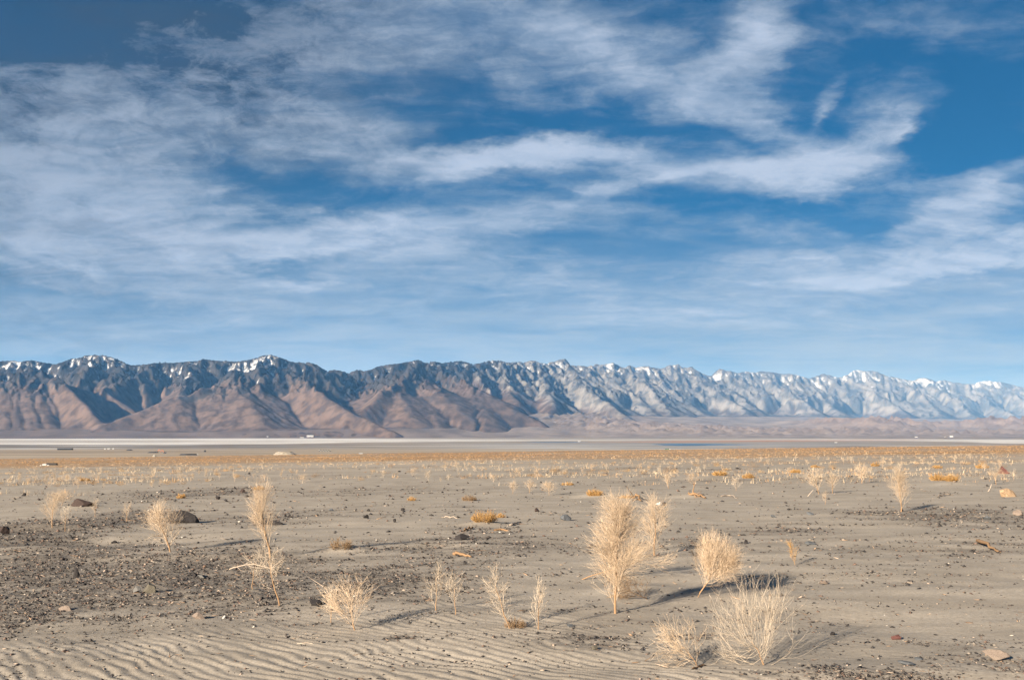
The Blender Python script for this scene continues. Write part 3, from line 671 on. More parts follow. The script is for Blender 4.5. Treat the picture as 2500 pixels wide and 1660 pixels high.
def sprout(rng, P, per, t0, t1, ang, ln, K, trop, wob, up=0.0, lenfall=0.5):
    """children polylines on parent polylines P; ang, ln are (lo, hi)"""
    n, k, _ = P.shape; N = n * per
    pi = np.repeat(np.arange(n), per); t = (t0 + (t1 - t0) * (np.tile((np.arange(per) + 0.5) / per, n) + rng.uniform(-0.5, 0.5, N) / per))
    f = np.clip(t, 0, 0.999) * (k - 1); i = f.astype(int); fr = (f - i)[:, None]
    p0 = P[pi, i] * (1 - fr) + P[pi, i + 1] * fr; d = P[pi, i + 1] - P[pi, i]; d /= np.linalg.norm(d, axis=1, keepdims=True) + 1e-9
    rv = rng.normal(size=(N, 3)); perp = rv - (rv * d).sum(1, keepdims=True) * d; perp /= np.linalg.norm(perp, axis=1, keepdims=True) + 1e-9
    a = np.radians(rng.uniform(ang[0], ang[1], N))[:, None]
    d = d * np.cos(a) + perp * np.sin(a); d[:, 2] += up; d /= np.linalg.norm(d, axis=1, keepdims=True)
    L = rng.uniform(ln[0], ln[1], N) * (1 - lenfall * np.clip(t, 0, 1)); st = (L / (K - 1))[:, None]
    out = np.zeros((N, K, 3)); out[:, 0] = p0; cur = p0
    for q in range(1, K):
        cur = cur + d * st; out[:, q] = cur
        d = d + wob * rng.normal(size=(N, 3)); d[:, 2] += trop; d /= np.linalg.norm(d, axis=1, keepdims=True)
    return out
def rad(P, r0, r1):
    n, k, _ = P.shape; return np.linspace(r0, r1, k)[None] + np.zeros((n, 1))

def straw_mat(name, lo, hi, foot):
    m, g, b = new_mat(name, 0.75, 0.25)
    ge = g.new('ShaderNodeNewGeometry'); oi = g.new('ShaderNodeObjectInfo'); tc = g.new('ShaderNodeTexCoord')
    c = g.mix(ge.outputs['Random Per Island'], lo, hi)
    c = g.mix(g.mapr(g.noise(tc.outputs['Object'], 9.0, 3.0), 0.35, 0.75, 0.0, 0.5), c, foot)
    hsv = g.new('ShaderNodeHueSaturation'); g.l.new(c, hsv.inputs['Color'])
    g.l.new(g.mapr(oi.outputs['Random'], 0, 1, 0.88, 1.12, False), hsv.inputs['Value'])
    g.l.new(hsv.outputs[0], b.inputs['Base Color'])
    return m
M_STRAW = straw_mat('pale_straw', (0.29, 0.21, 0.14), (0.66, 0.52, 0.37), (0.36, 0.25, 0.15))
M_WHITE = straw_mat('bleached_twig', (0.30, 0.235, 0.17), (0.66, 0.55, 0.42), (0.38, 0.29, 0.19))
M_ORANGE = straw_mat('orange_brush', (0.30, 0.165, 0.055), (0.47, 0.29, 0.11), (0.23, 0.12, 0.045))
M_BROWN = straw_mat('brown_brush', (0.16, 0.10, 0.055), (0.33, 0.22, 0.12), (0.10, 0.065, 0.04))
def bark_mat(name, a, c_):
    m, g, b = new_mat(name, 0.85, 0.2)
    tc = g.new('ShaderNodeTexCoord')
    g.l.new(g.mix(g.noise(g.mapping(tc.outputs['Object'], scale=(40, 40, 12)), 2.0, 4.0, 0.6), a, c_), b.inputs['Base Color'])
    return m
M_BARK = bark_mat('orange_bark', (0.13, 0.078, 0.045), (0.36, 0.225, 0.12))

def shrub_geo(seed, H, Wd, n1, n2, n3, trunk=0.75, ang1=(25, 50), ang2=(18, 45), trop=0.10, wob=0.10, lean=(0, 0), t0=0.06, thick=1.0, l1=0.62, l2=0.42, l3=0.24, bend=0.0, up1=0.0):
    """trunk, main branches and twigs of one dry shrub, foot at the origin"""
    rng = np.random.default_rng(seed)
    K = 7; t = np.linspace(0, 1, K)
    T = np.zeros((1, K, 3)); T[0, :, 2] = t * H * trunk
    T[0, :, 0] = lean[0] * H * (t + bend * t * (t - 1)); T[0, :, 1] = lean[1] * H * (t + bend * t * (t - 1))
    T[0, 1:, :2] += np.cumsum(rng.normal(0, 0.012 * H, (K - 1, 2)), 0); T[0, 0, 2] = -0.03
    B = sprout(rng, T, n1, t0, 0.98, ang1, (l1 * 0.75 * H, l1 * H), 7, trop, wob * 0.6, up1, 0.45)
    S = sprout(rng, B, n2, 0.12, 0.98, ang2, (l2 * 0.45 * H, l2 * H), 5, trop * 0.8, wob, 0.0, 0.5)
    parts = [S]
    Q = sprout(rng, S, n3, 0.10, 1.0, (15, 50), (l3 * 0.4 * H, l3 * H), 4, trop * 0.6, wob * 1.2, 0.0, 0.4) if n3 else None
    # fit the crown to the width and height read from the photograph
    allp = np.concatenate([B.reshape(-1, 3), S.reshape(-1, 3)] + ([Q.reshape(-1, 3)] if n3 else []))
    mx = np.percentile(allp[:, 2], 99.6); kz = H / mx
    wx = (np.percentile(allp[:, 0], 99) - np.percentile(allp[:, 0], 1)); kx = Wd / max(wx, 1e-3)
    kx = np.clip(kx, 0.3, 2.5)
    for A in (T, B, S, Q):
        if A is not None:
            A[..., 0] = (A[..., 0]) * kx; A[..., 1] = A[..., 1] * kx; A[..., 2] *= kz
            A[..., 2] = np.maximum(A[..., 2], -0.03)
    r0 = 0.010 * thick * max(H, 0.25) 
    return T, rad(T, r0 * 1.25, r0 * 0.35), B, rad(B, r0 * 0.21, r0 * 0.07), S, rad(S, 0.0011 * thick, 0.0007 * thick), Q, (rad(Q, 0.0008 * thick, 0.0005 * thick) if n3 else None)
def shrub(name, label, cat, px, py, seed, hpx, wpx, mat=None, group=None, **kw):
    """one near shrub: Empty > trunk, each main branch, twigs"""
    x, y, z = gp(px, py); H = hpx / F * y; Wd = wpx / F * y
    mat = mat or M_STRAW
    T, Tr, B, Br, S, Sr, Q, Qr = shrub_geo(seed, H, Wd, **kw)
    root = link(name, None, loc=(x, y, z), label=label, category=cat, group=group)
    v, f = tube_geo(T, Tr, 6); link('trunk', mesh_np('trunk', v, f, True), M_BARK, root)
    for i in range(len(B)):
        v, f = tube_geo(B[i:i + 1], Br[i:i + 1], 4); link('branch', mesh_np('branch', v, f, True), mat, root)
    v, f = tube_geo(S, Sr)
    if Q is not None:
        v2, f2 = tube_geo(Q, Qr); f = np.concatenate([f, f2 + len(v)]); v = np.concatenate([v, v2])
    link('twigs', mesh_np('twigs', v, f), mat, root, kind='stuff')
    return root
def plume_mesh(seed, H, Wd, mat, n1, n2, n3, thick, **kw):
    """a whole small shrub as one mesh"""
    T, Tr, B, Br, S, Sr, Q, Qr = shrub_geo(seed, H, Wd, n1, n2, n3, thick=thick, **kw)
    vs, fs, n = [], [], 0
    for P_, R_ in ((T, Tr), (B, Br), (S, Sr)) + (((Q, Qr),) if Q is not None else ()):
        v, f = tube_geo(P_, R_); vs.append(v); fs.append(f + n); n += len(v)
    me = mesh_np('dry_bush', np.concatenate(vs), np.concatenate(fs)); me.materials.append(mat); return me

BUSH = 'dry_shrub'
shrub(BUSH, 'tallest dense straw shrub with a bare orange trunk, right of centre', 'shrub', 1502, 1497, 11, 288, 122, n1=46, n2=11, n3=8, trunk=0.95, ang1=(16, 44), t0=0.07, up1=0.10, trop=0.07, thick=0.95, l1=0.50, l2=0.34, l3=0.22, wob=0.13)
shrub(BUSH, 'tall narrow straw shrub standing just behind the tallest one', 'shrub', 1597, 1356, 12, 150, 80, n1=20, n2=8, n3=6, trunk=0.85, ang1=(15, 34), trop=0.10, thick=1.3)
shrub(BUSH, 'straw shrub leaning right on an orange stem behind the tallest shrub', 'shrub', 1408, 1414, 13, 105, 160, n1=16, n2=8, n3=6, trunk=0.35, ang1=(20, 60), lean=(0.75, 0.0), t0=0.35, trop=0.14, thick=1.3)
shrub(BUSH, 'small dark brown brush clump in the shade right of the tallest shrub', 'shrub', 1585, 1462, 14, 62, 100, mat=M_BROWN, n1=22, n2=7, n3=4, trunk=0.3, ang1=(20, 70), lean=(-0.5, 0.0), t0=0.05, trop=0.06, thick=1.2)
shrub(BUSH, 'round dense straw shrub leaning off a thick orange stem', 'shrub', 1702, 1458, 15, 155, 112, n1=36, n2=11, n3=8, trunk=0.40, ang1=(20, 66), lean=(0.34, 0.0), t0=0.30, trop=0.12, thick=1.15)
shrub(BUSH, 'open bleached shrub of long curved stems, lowest on the right', 'shrub', 1868, 1622, 16, 225, 195, mat=M_WHITE, n1=36, n2=6, n3=2, trunk=0.25, ang1=(40, 110), ang2=(8, 42), lean=(-0.20, 0.0), t0=0.0, trop=0.30, thick=0.72, l1=1.0, l2=0.75, l3=0.4, wob=0.26)
shrub(BUSH, 'small spiky shrub at the bottom edge, left of the bleached one', 'shrub', 1702, 1625, 17, 118, 110, n1=22, n2=6, n3=3, trunk=0.3, ang1=(15, 60), lean=(-0.2, 0.0), t0=0.05, trop=0.06, thick=1.1, l1=0.85)
shrub(BUSH, 'low wide straw shrub casting a long thin shadow on rippled sand', 'shrub', 868, 1537, 18, 130, 125, n1=24, n2=6, n3=4, trunk=0.3, ang1=(15, 58), lean=(-0.12, 0.0), t0=0.05, trop=0.08, thick=1.15, l1=0.85)
shrub('dry_sapling', 'thin bare stem standing beside the low wide shrub on the left', 'sapling', 808, 1520, 19, 90, 34, mat=M_WHITE, n1=8, n2=4, n3=2, trunk=0.8, ang1=(15, 40))
shrub('dry_sapling', 'left one of two thin bleached saplings close together', 'sapling', 1064, 1490, 20, 118, 52, mat=M_WHITE, n1=14, n2=5, n3=3, trunk=0.85, ang1=(18, 45), trop=0.08)
shrub('dry_sapling', 'right one of two thin bleached saplings close together', 'sapling', 1112, 1500, 21, 105, 52, mat=M_WHITE, n1=10, n2=4, n3=2, trunk=0.6, ang1=(15, 38), trop=0.05, t0=0.3)
shrub('dry_sapling', 'sapling leaning left with a brown tuft at its foot', 'sapling', 1246, 1533, 22, 150, 70, mat=M_WHITE, n1=16, n2=5, n3=3, trunk=0.85, ang1=(12, 35), lean=(-0.28, 0.0), t0=0.05, trop=0.07)
shrub('dry_sapling', 'slim upright sapling right of the one with a tuft', 'sapling', 1314, 1537, 23, 128, 42, mat=M_WHITE, n1=14, n2=4, n3=2, trunk=0.8, ang1=(12, 32), trop=0.06)
shrub(BUSH, 'tall feathery straw plant leaning left, behind dark gravel', 'shrub', 660, 1362, 24, 185, 70, n1=30, n2=7, n3=5, trunk=0.9, ang1=(12, 34), lean=(-0.22, 0.0), t0=0.1, trop=0.10, thick=1.2)
shrub('dry_sapling', 'spindly leaning sapling rooted in the dark gravel', 'sapling', 684, 1478, 25, 160, 70, mat=M_WHITE, n1=14, n2=5, n3=3, trunk=0.9, ang1=(20, 50), lean=(-0.32, 0.0), t0=0.3, trop=0.05)
shrub('dry_sapling', 'short sapling left of the spindly one in dark gravel', 'sapling', 618, 1440, 26, 95, 60, mat=M_WHITE, n1=12, n2=5, n3=3, trunk=0.8, ang1=(20, 55), t0=0.3)
shrub(BUSH, 'straw shrub leaning left in front of the black boulder', 'shrub', 416, 1347, 27, 128, 86, n1=26, n2=8, n3=5, trunk=0.5, ang1=(12, 46), lean=(-0.25, 0.0), t0=0.06, trop=0.08, thick=1.2)
shrub(BUSH, 'yellowish shrub on the dark bank at the far left', 'shrub', 128, 1288, 28, 90, 52, n1=18, n2=7, n3=5, trunk=0.6, ang1=(15, 45), thick=1.2)
shrub('dry_sapling', 'short pale sapling beside the yellowish shrub on the left bank', 'sapling', 159, 1297, 29, 66, 34, mat=M_WHITE, n1=12, n2=5, n3=3, trunk=0.7, ang1=(15, 45), thick=1.1)
shrub(BUSH, 'feathery upright shrub alone on smooth sand at the right', 'shrub', 2200, 1249, 30, 112, 52, n1=24, n2=8, n3=6, trunk=0.7, ang1=(14, 34), thick=1.3)
shrub(BUSH, 'left one of a pair of feathery shrubs on smooth sand', 'shrub', 2000, 1206, 31, 66, 48, n1=16, n2=7, n3=5, trunk=0.6, ang1=(14, 42), lean=(-0.15, 0), thick=1.3)
shrub(BUSH, 'right one of a pair of feathery shrubs on smooth sand', 'shrub', 2032, 1204, 32, 56, 36, n1=14, n2=7, n3=5, trunk=0.6, ang1=(14, 42), thick=1.3)
shrub(BUSH, 'feathery shrub farther back, right of the feathery pair', 'shrub', 2104, 1180, 33, 52, 40, n1=16, n2=7, n3=5, trunk=0.5, ang1=(14, 44), thick=1.4)
shrub('dry_sapling', 'tiny thin sapling in front of the feathery pair', 'sapling', 2015, 1231, 34, 34, 16, n1=9, n2=4, n3=3, trunk=0.7, ang1=(12, 34), thick=1.2)
shrub('dry_sapling', 'small orange sapling in stony ground at the right', 'sapling', 1942, 1379, 35, 62, 30, mat=M_ORANGE, n1=12, n2=5, n3=3, trunk=0.75, ang1=(14, 36), lean=(-0.2, 0))
shrub(BUSH, 'pale feathery shrub above the tan block of rock', 'shrub', 2432, 1183, 36, 46, 34, n1=14, n2=7, n3=5, trunk=0.6, ang1=(14, 46), thick=1.4)
shrub(BUSH, 'broad pale shrub in the middle distance left of the tallest shrub', 'shrub', 1340, 1209, 37, 36, 38, n1=18, n2=6, n3=5, trunk=0.4, ang1=(8, 34), thick=1.4)
shrub(BUSH, 'pale plume shrub just left of the broad pale one', 'shrub', 1292, 1203, 38, 34, 30, n1=14, n2=6, n3=5, trunk=0.6, ang1=(12, 40), thick=1.4)
shrub(BUSH, 'pale plume shrub left of an orange tuft in the middle distance', 'shrub', 1252, 1205, 39, 34, 24, n1=12, n2=6, n3=5, trunk=0.6, ang1=(12, 40), thick=1.4)
shrub(BUSH, 'slim straw shrub with a long shadow behind the tallest shrub', 'shrub', 1632, 1192, 40, 42, 22, n1=14, n2=6, n3=5, trunk=0.7, ang1=(10, 26), thick=1.4)
shrub(BUSH, 'orange tinted pale shrub on the open sand behind the round shrub', 'shrub', 1694, 1186, 41, 34, 30, n1=14, n2=6, n3=5, trunk=0.6, ang1=(12, 40), thick=1.4)
shrub(BUSH, 'faint pale shrub farther right with a thin shadow', 'shrub', 1797, 1198, 42, 36, 26, mat=M_WHITE, n1=12, n2=6, n3=4, trunk=0.7, ang1=(14, 44), thick=1.2)
shrub('dry_sapling', 'pale twiggy sapling before the small rock at far right', 'sapling', 2475, 1172, 43, 30, 20, mat=M_WHITE, n1=9, n2=4, n3=3, trunk=0.7, ang1=(12, 40), thick=1.2)
shrub(BUSH, 'yellow straw shrub spread in front of the brown slab boulder', 'shrub', 150, 1233, 44, 40, 100, n1=26, n2=6, n3=5, trunk=0.25, ang1=(10, 60), t0=0.03, thick=1.3, l1=0.8)
shrub('dry_sapling', 'small straw sapling below the brown slab boulder', 'sapling', 232, 1262, 45, 46, 20, n1=10, n2=4, n3=3, trunk=0.7, ang1=(12, 40), thick=1.2)
shrub('dry_sapling', 'small straw sapling between the two dark boulders', 'sapling', 309, 1275, 46, 50, 26, n1=10, n2=5, n3=3, trunk=0.7, ang1=(12, 40), thick=1.2)

def tuft(label, px, py, seed, hpx, wpx, mat, group=None, n=90):
    """low mound of stiff stems"""
    x, y, z = gp(px, py); H = hpx / F * y; Wd = wpx / F * y
    rng = np.random.default_rng(seed); K = 4
    def clump(nn, h, w, k):
        a = rng.uniform(0, 2 * np.pi, nn); rr = np.sqrt(rng.uniform(0, 1, nn)) * w * 0.42
        p = np.stack([np.cos(a) * rr, np.sin(a) * rr * 0.8, np.full(nn, -0.02)], 1); out = np.zeros((nn, K, 3)); out[:, 0] = p
        d = np.stack([np.cos(a) * rr / w * 2.2 + rng.normal(0, .25, nn), np.sin(a) * rr / w * 2.2 + rng.normal(0, .25, nn), np.full(nn, 1.0)], 1); d /= np.linalg.norm(d, axis=1, keepdims=True)
        L = h * (1.05 - 0.55 * (rr / (w * 0.42)) ** 2) * rng.uniform(0.6, 1.1, nn)
        for q in range(1, K):
            p = p + d * (L / (K - 1))[:, None]; out[:, q] = p; d = d + rng.normal(0, .16, (nn, 3)); d /= np.linalg.norm(d, axis=1, keepdims=True)
        return out
    P = clump(n, H, Wd, 1)
    S = sprout(rng, P, 5, 0.25, 1.0, (20, 60), (0.2 * H, 0.42 * H), 3, 0.02, 0.15)
    th = 0.0016 * max(1.0, y / 12.0)
    v, f = tube_geo(P, rad(P, th * 1.3, th * 0.7)); v2, f2 = tube_geo(S, rad(S, th * 0.8, th * 0.5))
    root = link('brush_tuft', None, loc=(x, y, z), label=label, category='grass tuft', group=group)
    link('stems', mesh_np('stems', v, f), mat, root); link('twigs', mesh_np('twigs', v2, f2), mat, root, kind='stuff')
tuft('dense orange tuft on a small sand mound left of the tallest shrub', 1182, 1272, 60, 30, 56, M_ORANGE, n=170)
tuft('long orange tuft on a sand mound at the right', 2290, 1173, 61, 20, 34, M_ORANGE, n=130)
tuft('orange tuft touching the long one at the right, its right end', 2323, 1174, 62, 20, 30, M_ORANGE, n=120)
tuft('orange tuft on the mound behind the top of the tallest shrub', 1452, 1209, 63, 18, 36, M_ORANGE, n=120)
tuft('flat orange tuft farther left behind the tallest shrub', 1386, 1184, 64, 10, 28, M_ORANGE, n=80)
tuft('large orange tuft beside a dark stone in the right middle distance', 1758, 1160, 65, 14, 32, M_ORANGE, n=110)
tuft('bright orange tuft right of the large one beside the dark stone', 1827, 1167, 66, 14, 26, M_ORANGE, n=90)
tuft('orange tuft left of the feathery pair on smooth sand', 1942, 1154, 67, 12, 26, M_ORANGE, n=90)
tuft('small orange tuft behind the feathery pair', 1990, 1141, 68, 9, 22, M_ORANGE, n=60)
tuft('small orange tuft behind the shrub right of the feathery pair', 2137, 1138, 69, 11, 18, M_ORANGE, n=60)
tuft('orange tuft near the dark red pyramid rock', 2398, 1143, 70, 13, 28, M_ORANGE, n=90)
tuft('flat orange tuft left of the one near the pyramid rock', 2288, 1143, 71, 10, 26, M_ORANGE, n=80)
tuft('brown tuft with shadow on a little sand mound at centre left', 1146, 1222, 72, 16, 34, M_BROWN, n=90)
tuft('olive tuft on a low mound in the gravel at centre left', 832, 1338, 73, 30, 48, M_BROWN, n=90)
tuft('small orange tuft right of the feathery leaning plant, far back', 632, 1196, 74, 13, 24, M_ORANGE, n=70)
tuft('small orange tuft beyond the black boulder', 442, 1216, 75, 14, 18, M_ORANGE, n=60)
tuft('brown tuft at the foot of the leaning sapling', 1258, 1531, 76, 30, 42, M_BROWN, n=80)
tuft('orange clump above the bare driftwood behind the tallest shrub', 1528, 1216, 77, 12, 30, M_ORANGE, n=70)
tuft('tiny orange tuft right of the dense orange one', 1223, 1263, 78, 14, 16, M_ORANGE, n=50)
tuft('orange tuft in the left middle distance above the leaning shrub', 208, 1174, 79, 9, 22, M_ORANGE, n=60)
tuft('pale orange tuft in the middle distance above the centre', 1005, 1222, 80, 12, 18, M_ORANGE, n=50)

# bushes of the middle distance: six shapes, copied
rngm = np.random.default_rng(77)
def hb(n1, n2, n3, seed, H, Wd, mat, **kw):
    return plume_mesh(seed, H, Wd, mat, n1, n2, n3, 1.45, **kw)
PLUMES = [hb(14, 6, 5, 301 + i, 0.75, w_, M_STRAW if i % 3 else M_WHITE, trunk=0.6, ang1=(8, 30 + 4 * i)) for i, w_ in enumerate((0.35, 0.5, 0.42, 0.6, 0.7, 0.38))]
MOUNDS = [hb(26, 4, 3, 331 + i, 0.38, w_, M_ORANGE if i < 3 else M_BROWN, trunk=0.12, ang1=(5, 80), t0=0.0, trop=0.02, l1=0.9) for i, w_ in enumerate((0.8, 1.1, 0.7, 0.8, 1.0))]
def scatter(name, protos, n, rows, label, cat, group, smin, smax, avoid_right=False):
    k = 0; tries = 0
    while k < n and tries < n * 20:
        tries += 1
        px = rngm.uniform(-40, 2540); f = rngm.uniform(0, 1)
        lo = np.interp(px, [0, 640, 1250, 1880, 2500], rows[0]); hi = np.interp(px, [0, 640, 1250, 1880, 2500], rows[1])
        py = lo + (hi - lo) * f ** 1.25
        x, y, z = gp(px, py)
        if y > 400: continue
        if fbm(x / 17.0, y / 9.0, 3, 211) < 0.04 and rngm.uniform() < 0.86: continue
        me = protos[int(rngm.integers(len(protos)))]
        s = rngm.uniform(smin, smax) * (0.85 + 0.3 * rngm.uniform())
        o = bpy.data.objects.new(name, me); COL.objects.link(o)
        o.location = (x, y, z - 0.02); o.rotation_euler = (rngm.normal(0, .08), rngm.normal(0, .08), rngm.uniform(0, 6.28)); o.scale = (s, s, s * rngm.uniform(0.75, 1.25))
        o['label'] = label; o['category'] = cat; o['group'] = group
        k += 1
scatter('dry_bush', PLUMES, 250, [(1152, 1130, 1124, 1112, 1094), (1196, 1186, 1178, 1160, 1150)], 'pale straw bush among many on the middle distance flats', 'bush', 'pale bushes of the middle distance', 0.42, 0.85)
scatter('brush_mound', MOUNDS, 150, [(1142, 1132, 1126, 1112, 1096), (1190, 1180, 1168, 1155, 1140)], 'low orange brown brush mound among many on the flats', 'bush', 'low brush mounds of the middle distance', 0.5, 1.0)

def make_far_scrub():
    rng = np.random.default_rng(9)
    N = 34000
    px = rng.uniform(-350, 2850, N); f = rng.uniform(0, 1, N)
    slope = 0.01775 - 0.0135 * (px - 1250) / F
    rr = np.exp(np.log(48) + (np.log(1050) - np.log(48)) * f ** 0.75)
    u = (px - 1250) / F; y = rr / np.hypot(1, u); x = u * y
    keep = (1.7 * fbm(x / 26, y / 12, 3, 221) + 0.45 * sstep(150, 260, rr) > rng.uniform(-0.25, 0.65, N)); x, y, rr = x[keep], y[keep], rr[keep]; n = len(x)
    z = G(x, y); B = 9
    sz = rng.uniform(0.30, 0.70, n) * np.interp(rr, [40, 200, 1000], [0.8, 1.0, 1.7])
    a = rng.uniform(0, 6.283, (n, B)); el = rng.uniform(0.2, 1.45, (n, B)); L = sz[:, None] * rng.uniform(0.5, 1.0, (n, B))
    ox = rng.normal(0, 0.28, (n, B)) * sz[:, None]; oy = rng.normal(0, 0.28, (n, B)) * sz[:, None]
    bx = x[:, None] + ox; by = y[:, None] + oy; bz = z[:, None] - 0.03
    wv = 0.045 * L * np.interp(rr, [80, 300, 1000], [0.7, 1.3, 2.6])[:, None]
    p1 = np.stack([bx - np.sin(a) * wv, by + np.cos(a) * wv, bz + 0 * a], -1); p2 = np.stack([bx + np.sin(a) * wv, by - np.cos(a) * wv, bz + 0 * a], -1)
    p3 = np.stack([bx + np.cos(a) * np.cos(el) * L * 0.7, by + np.sin(a) * np.cos(el) * L * 0.7, bz + np.sin(el) * L * 0.62], -1)
    V = np.stack([p1, p2, p3], 2).reshape(-1, 3); Fc = np.arange(len(V)).reshape(-1, 3)
    t = rng.uniform(0, 1, n); o_ = sstep(120, 260, rr + rng.normal(0, 50, n))
    straw = np.array([0.46, 0.36, 0.24]); org = np.array([0.36, 0.21, 0.095]); dk = np.array([0.10, 0.065, 0.04])
    c = straw * (1 - o_[:, None]) + org * o_[:, None]; c = np.where((t > 0.80)[:, None], dk, np.where((t < 0.18)[:, None], org * 1.2, c)) * rng.uniform(0.8, 1.2, (n, 1))
    C = np.repeat(np.concatenate([c, np.ones((n, 1))], 1), B * 3, 0)
    me = mesh_np('desert_scrub', V, Fc, False, {'col': C})
    m, g, b = new_mat('scrub_stems', 0.85, 0.1); g.l.new(g.attr('col').outputs['Color'], b.inputs['Base Color'])
    link('desert_scrub', me, m, kind='stuff', label='dense orange and straw scrub covering the slope towards the lake bed')
make_far_scrub()

# ------------------------------------------------------------------ stones, driftwood, gravel
def rock_mat(name, a, c_, sc=14.0):
    m, g, b = new_mat(name, 0.85, 0.25)
    tc = g.new('ShaderNodeTexCoord'); v = tc.outputs['Object']
    n = g.noise(v, sc, 6.0, 0.65); n2 = g.noise(v, sc * 5, 3.0, 0.6)
    c = g.mix(g.mapr(n, 0.32, 0.68), a, c_); c = g.mix(g.mapr(n2, 0.35, 0.75, 0, 0.4), c, tuple(q * 0.5 for q in a))
    g.l.new(c, b.inputs['Base Color'])
    bp = g.new('ShaderNodeBump'); bp.inputs['Strength'].default_value = 0.6; bp.inputs['Distance'].default_value = 0.01
    g.l.new(g.math('ADD', n, g.math('MULTIPLY', n2, 0.4)), bp.inputs['Height']); g.l.new(bp.outputs[0], b.inputs['Normal'])
    return m
K_BLACK = rock_mat('black_rock', (0.014, 0.013, 0.013), (0.045, 0.038, 0.036))
K_BROWN = rock_mat('brown_rock', (0.022, 0.016, 0.014), (0.070, 0.047, 0.040))
K_RED = rock_mat('red_rock', (0.070, 0.030, 0.026), (0.150, 0.066, 0.055))
K_TAN = rock_mat('tan_rock', (0.25, 0.155, 0.085), (0.46, 0.34, 0.22), 9.0)
K_GREY = rock_mat('grey_rock', (0.09, 0.087, 0.08), (0.19, 0.18, 0.165))
K_SLATE = rock_mat('slate_rock', (0.055, 0.060, 0.065), (0.13, 0.135, 0.14))
K_OLIVE = rock_mat('olive_rock', (0.065, 0.058, 0.043), (0.15, 0.132, 0.10))
K_PINK = rock_mat('pink_rock', (0.14, 0.105, 0.083), (0.25, 0.20, 0.16))
K_WHITE = rock_mat('white_rock', (0.34, 0.32, 0.29), (0.55, 0.52, 0.48))
def boulder_mesh(seed, sub, cuts, flat=0.74, noise=0.14, blocky=False):
    rng = np.random.default_rng(seed)
    bm = bmesh.new(); bmesh.ops.create_icosphere(bm, subdivisions=sub, radius=1.0)
    co = np.array([v.co[:] for v in bm.verts])
    N = rng.normal(size=(cuts, 3)); N /= np.linalg.norm(N, axis=1, keepdims=True); D = rng.uniform(0.36, flat, cuts)
    if blocky:
        N = np.concatenate([np.eye(3), -np.eye(3), N[:4]]) + rng.normal(0, 0.10, (10, 3)); N /= np.linalg.norm(N, axis=1, keepdims=True); D = np.concatenate([rng.uniform(0.50, 0.60, 6), rng.uniform(0.75, 0.9, 4)])
    for n_, d_ in zip(N, D):
        ex = co @ n_ - d_; co = co - np.maximum(ex, 0)[:, None] * n_[None]
    nz = fbm(co[:, 0] * 2.3 + co[:, 2] * 1.1 + seed, co[:, 1] * 2.3 - co[:, 2] * 1.7, 4, seed) * noise
    co = co * (1 + nz[:, None])
    co /= np.abs(co).max(0)[None]
    for v, c in zip(bm.verts, co): v.co = c
    me = bpy.data.meshes.new('stone'); bm.to_mesh(me); bm.free(); return me
def stone(label, px, py, wpx, hpx, mat, seed, depth=0.8, rz=0.0, tilt=0.0, name='stone', cuts=11, sub=3, sink=0.25, group=None, blocky=False):
    x, y, z = gp(px, py); w = wpx / F * y; h = hpx / F * y / math.cos(0.1)
    me = boulder_mesh(seed, sub, cuts, blocky=blocky); H2 = h / (2 - 2 * sink)
    link(name, me, mat, None, (x, y + w * depth * 0.3, z + H2 * (1 - 2 * sink)), (0, tilt, rz), (w / 2, w / 2 * depth, H2), label=label, category='rock', group=group)
stone('large brown slab boulder half buried in sand at the left', 198, 1236, 56, 19, K_BROWN, 1, 0.7, 0.35, 0.16, 'boulder', 12, sub=4, sink=0.34)
stone('large black rounded boulder behind the leaning straw shrub', 444, 1277, 80, 28, K_BLACK, 2, 0.6, -0.1, 0.22, 'boulder', 7, sub=4, sink=0.36)
stone('tan block of rock on the sand at the right edge', 2463, 1213, 56, 21, K_TAN, 4, 0.6, 0.12, 0.05, 'boulder', 16)
stone('pale tan flat stone in the bottom right corner', 2434, 1612, 68, 24, K_PINK, 5, 0.5, -0.25, 0.10, cuts=8)
stone('upright black stone throwing a shadow on the left gravel', 183, 1410, 19, 26, K_BLACK, 6, 0.7)
stone('dark block cut by the left edge of the picture', 6, 1304, 26, 19, K_BROWN, 7, 0.8)
stone('flat olive slab lying in the left gravel', 360, 1447, 34, 24, K_OLIVE, 8, 0.8, 0.3)
stone('low pale grey stone against the flat olive slab', 334, 1446, 22, 14, K_GREY, 9, 0.8)
stone('pinkish stone with a dark shaded end near the front ripples', 482, 1512, 34, 16, K_PINK, 10, 0.7)
stone('black stone at the left end of a pale flat one', 474, 1408, 15, 12, K_BLACK, 11)
stone('pale grey flat stone beside a black one in the gravel', 494, 1412, 32, 9, K_GREY, 12, 0.9)
stone('dark slab with a sharp right end behind the centre', 1386, 1271, 36, 14, K_SLATE, 13, 0.7, 0.0, 0.18)
stone('dark wedge stone left of the sharp ended slab', 1311, 1249, 17, 11, K_BROWN, 14, 0.7, 0, 0.4)
stone('white stone touching a black one behind the tallest shrub', 1609, 1234, 17, 9, K_WHITE, 15)
stone('black stone touching a white one behind the tallest shrub', 1623, 1234, 12, 8, K_BLACK, 16)
stone('dark stone left of the large orange tuft', 1740, 1154, 13, 6, K_SLATE, 17)
stone('black upright pebble on open sand at centre left', 964, 1275, 9, 12, K_BLACK, 18)
stone('dark stone farthest right of the row at centre left', 984, 1247, 12, 7, K_BLACK, 19)
stone('black stone with a pale one before it at centre left', 892, 1265, 15, 9, K_BLACK, 20)
stone('dark stone on sand left of the centre row', 706, 1263, 13, 8, K_BLACK, 21)
stone('dark grey stone above the pair at centre left', 808, 1247, 14, 8, K_SLATE, 22)
stone('black stone second in the row at centre left', 899, 1248, 9, 7, K_BLACK, 23)
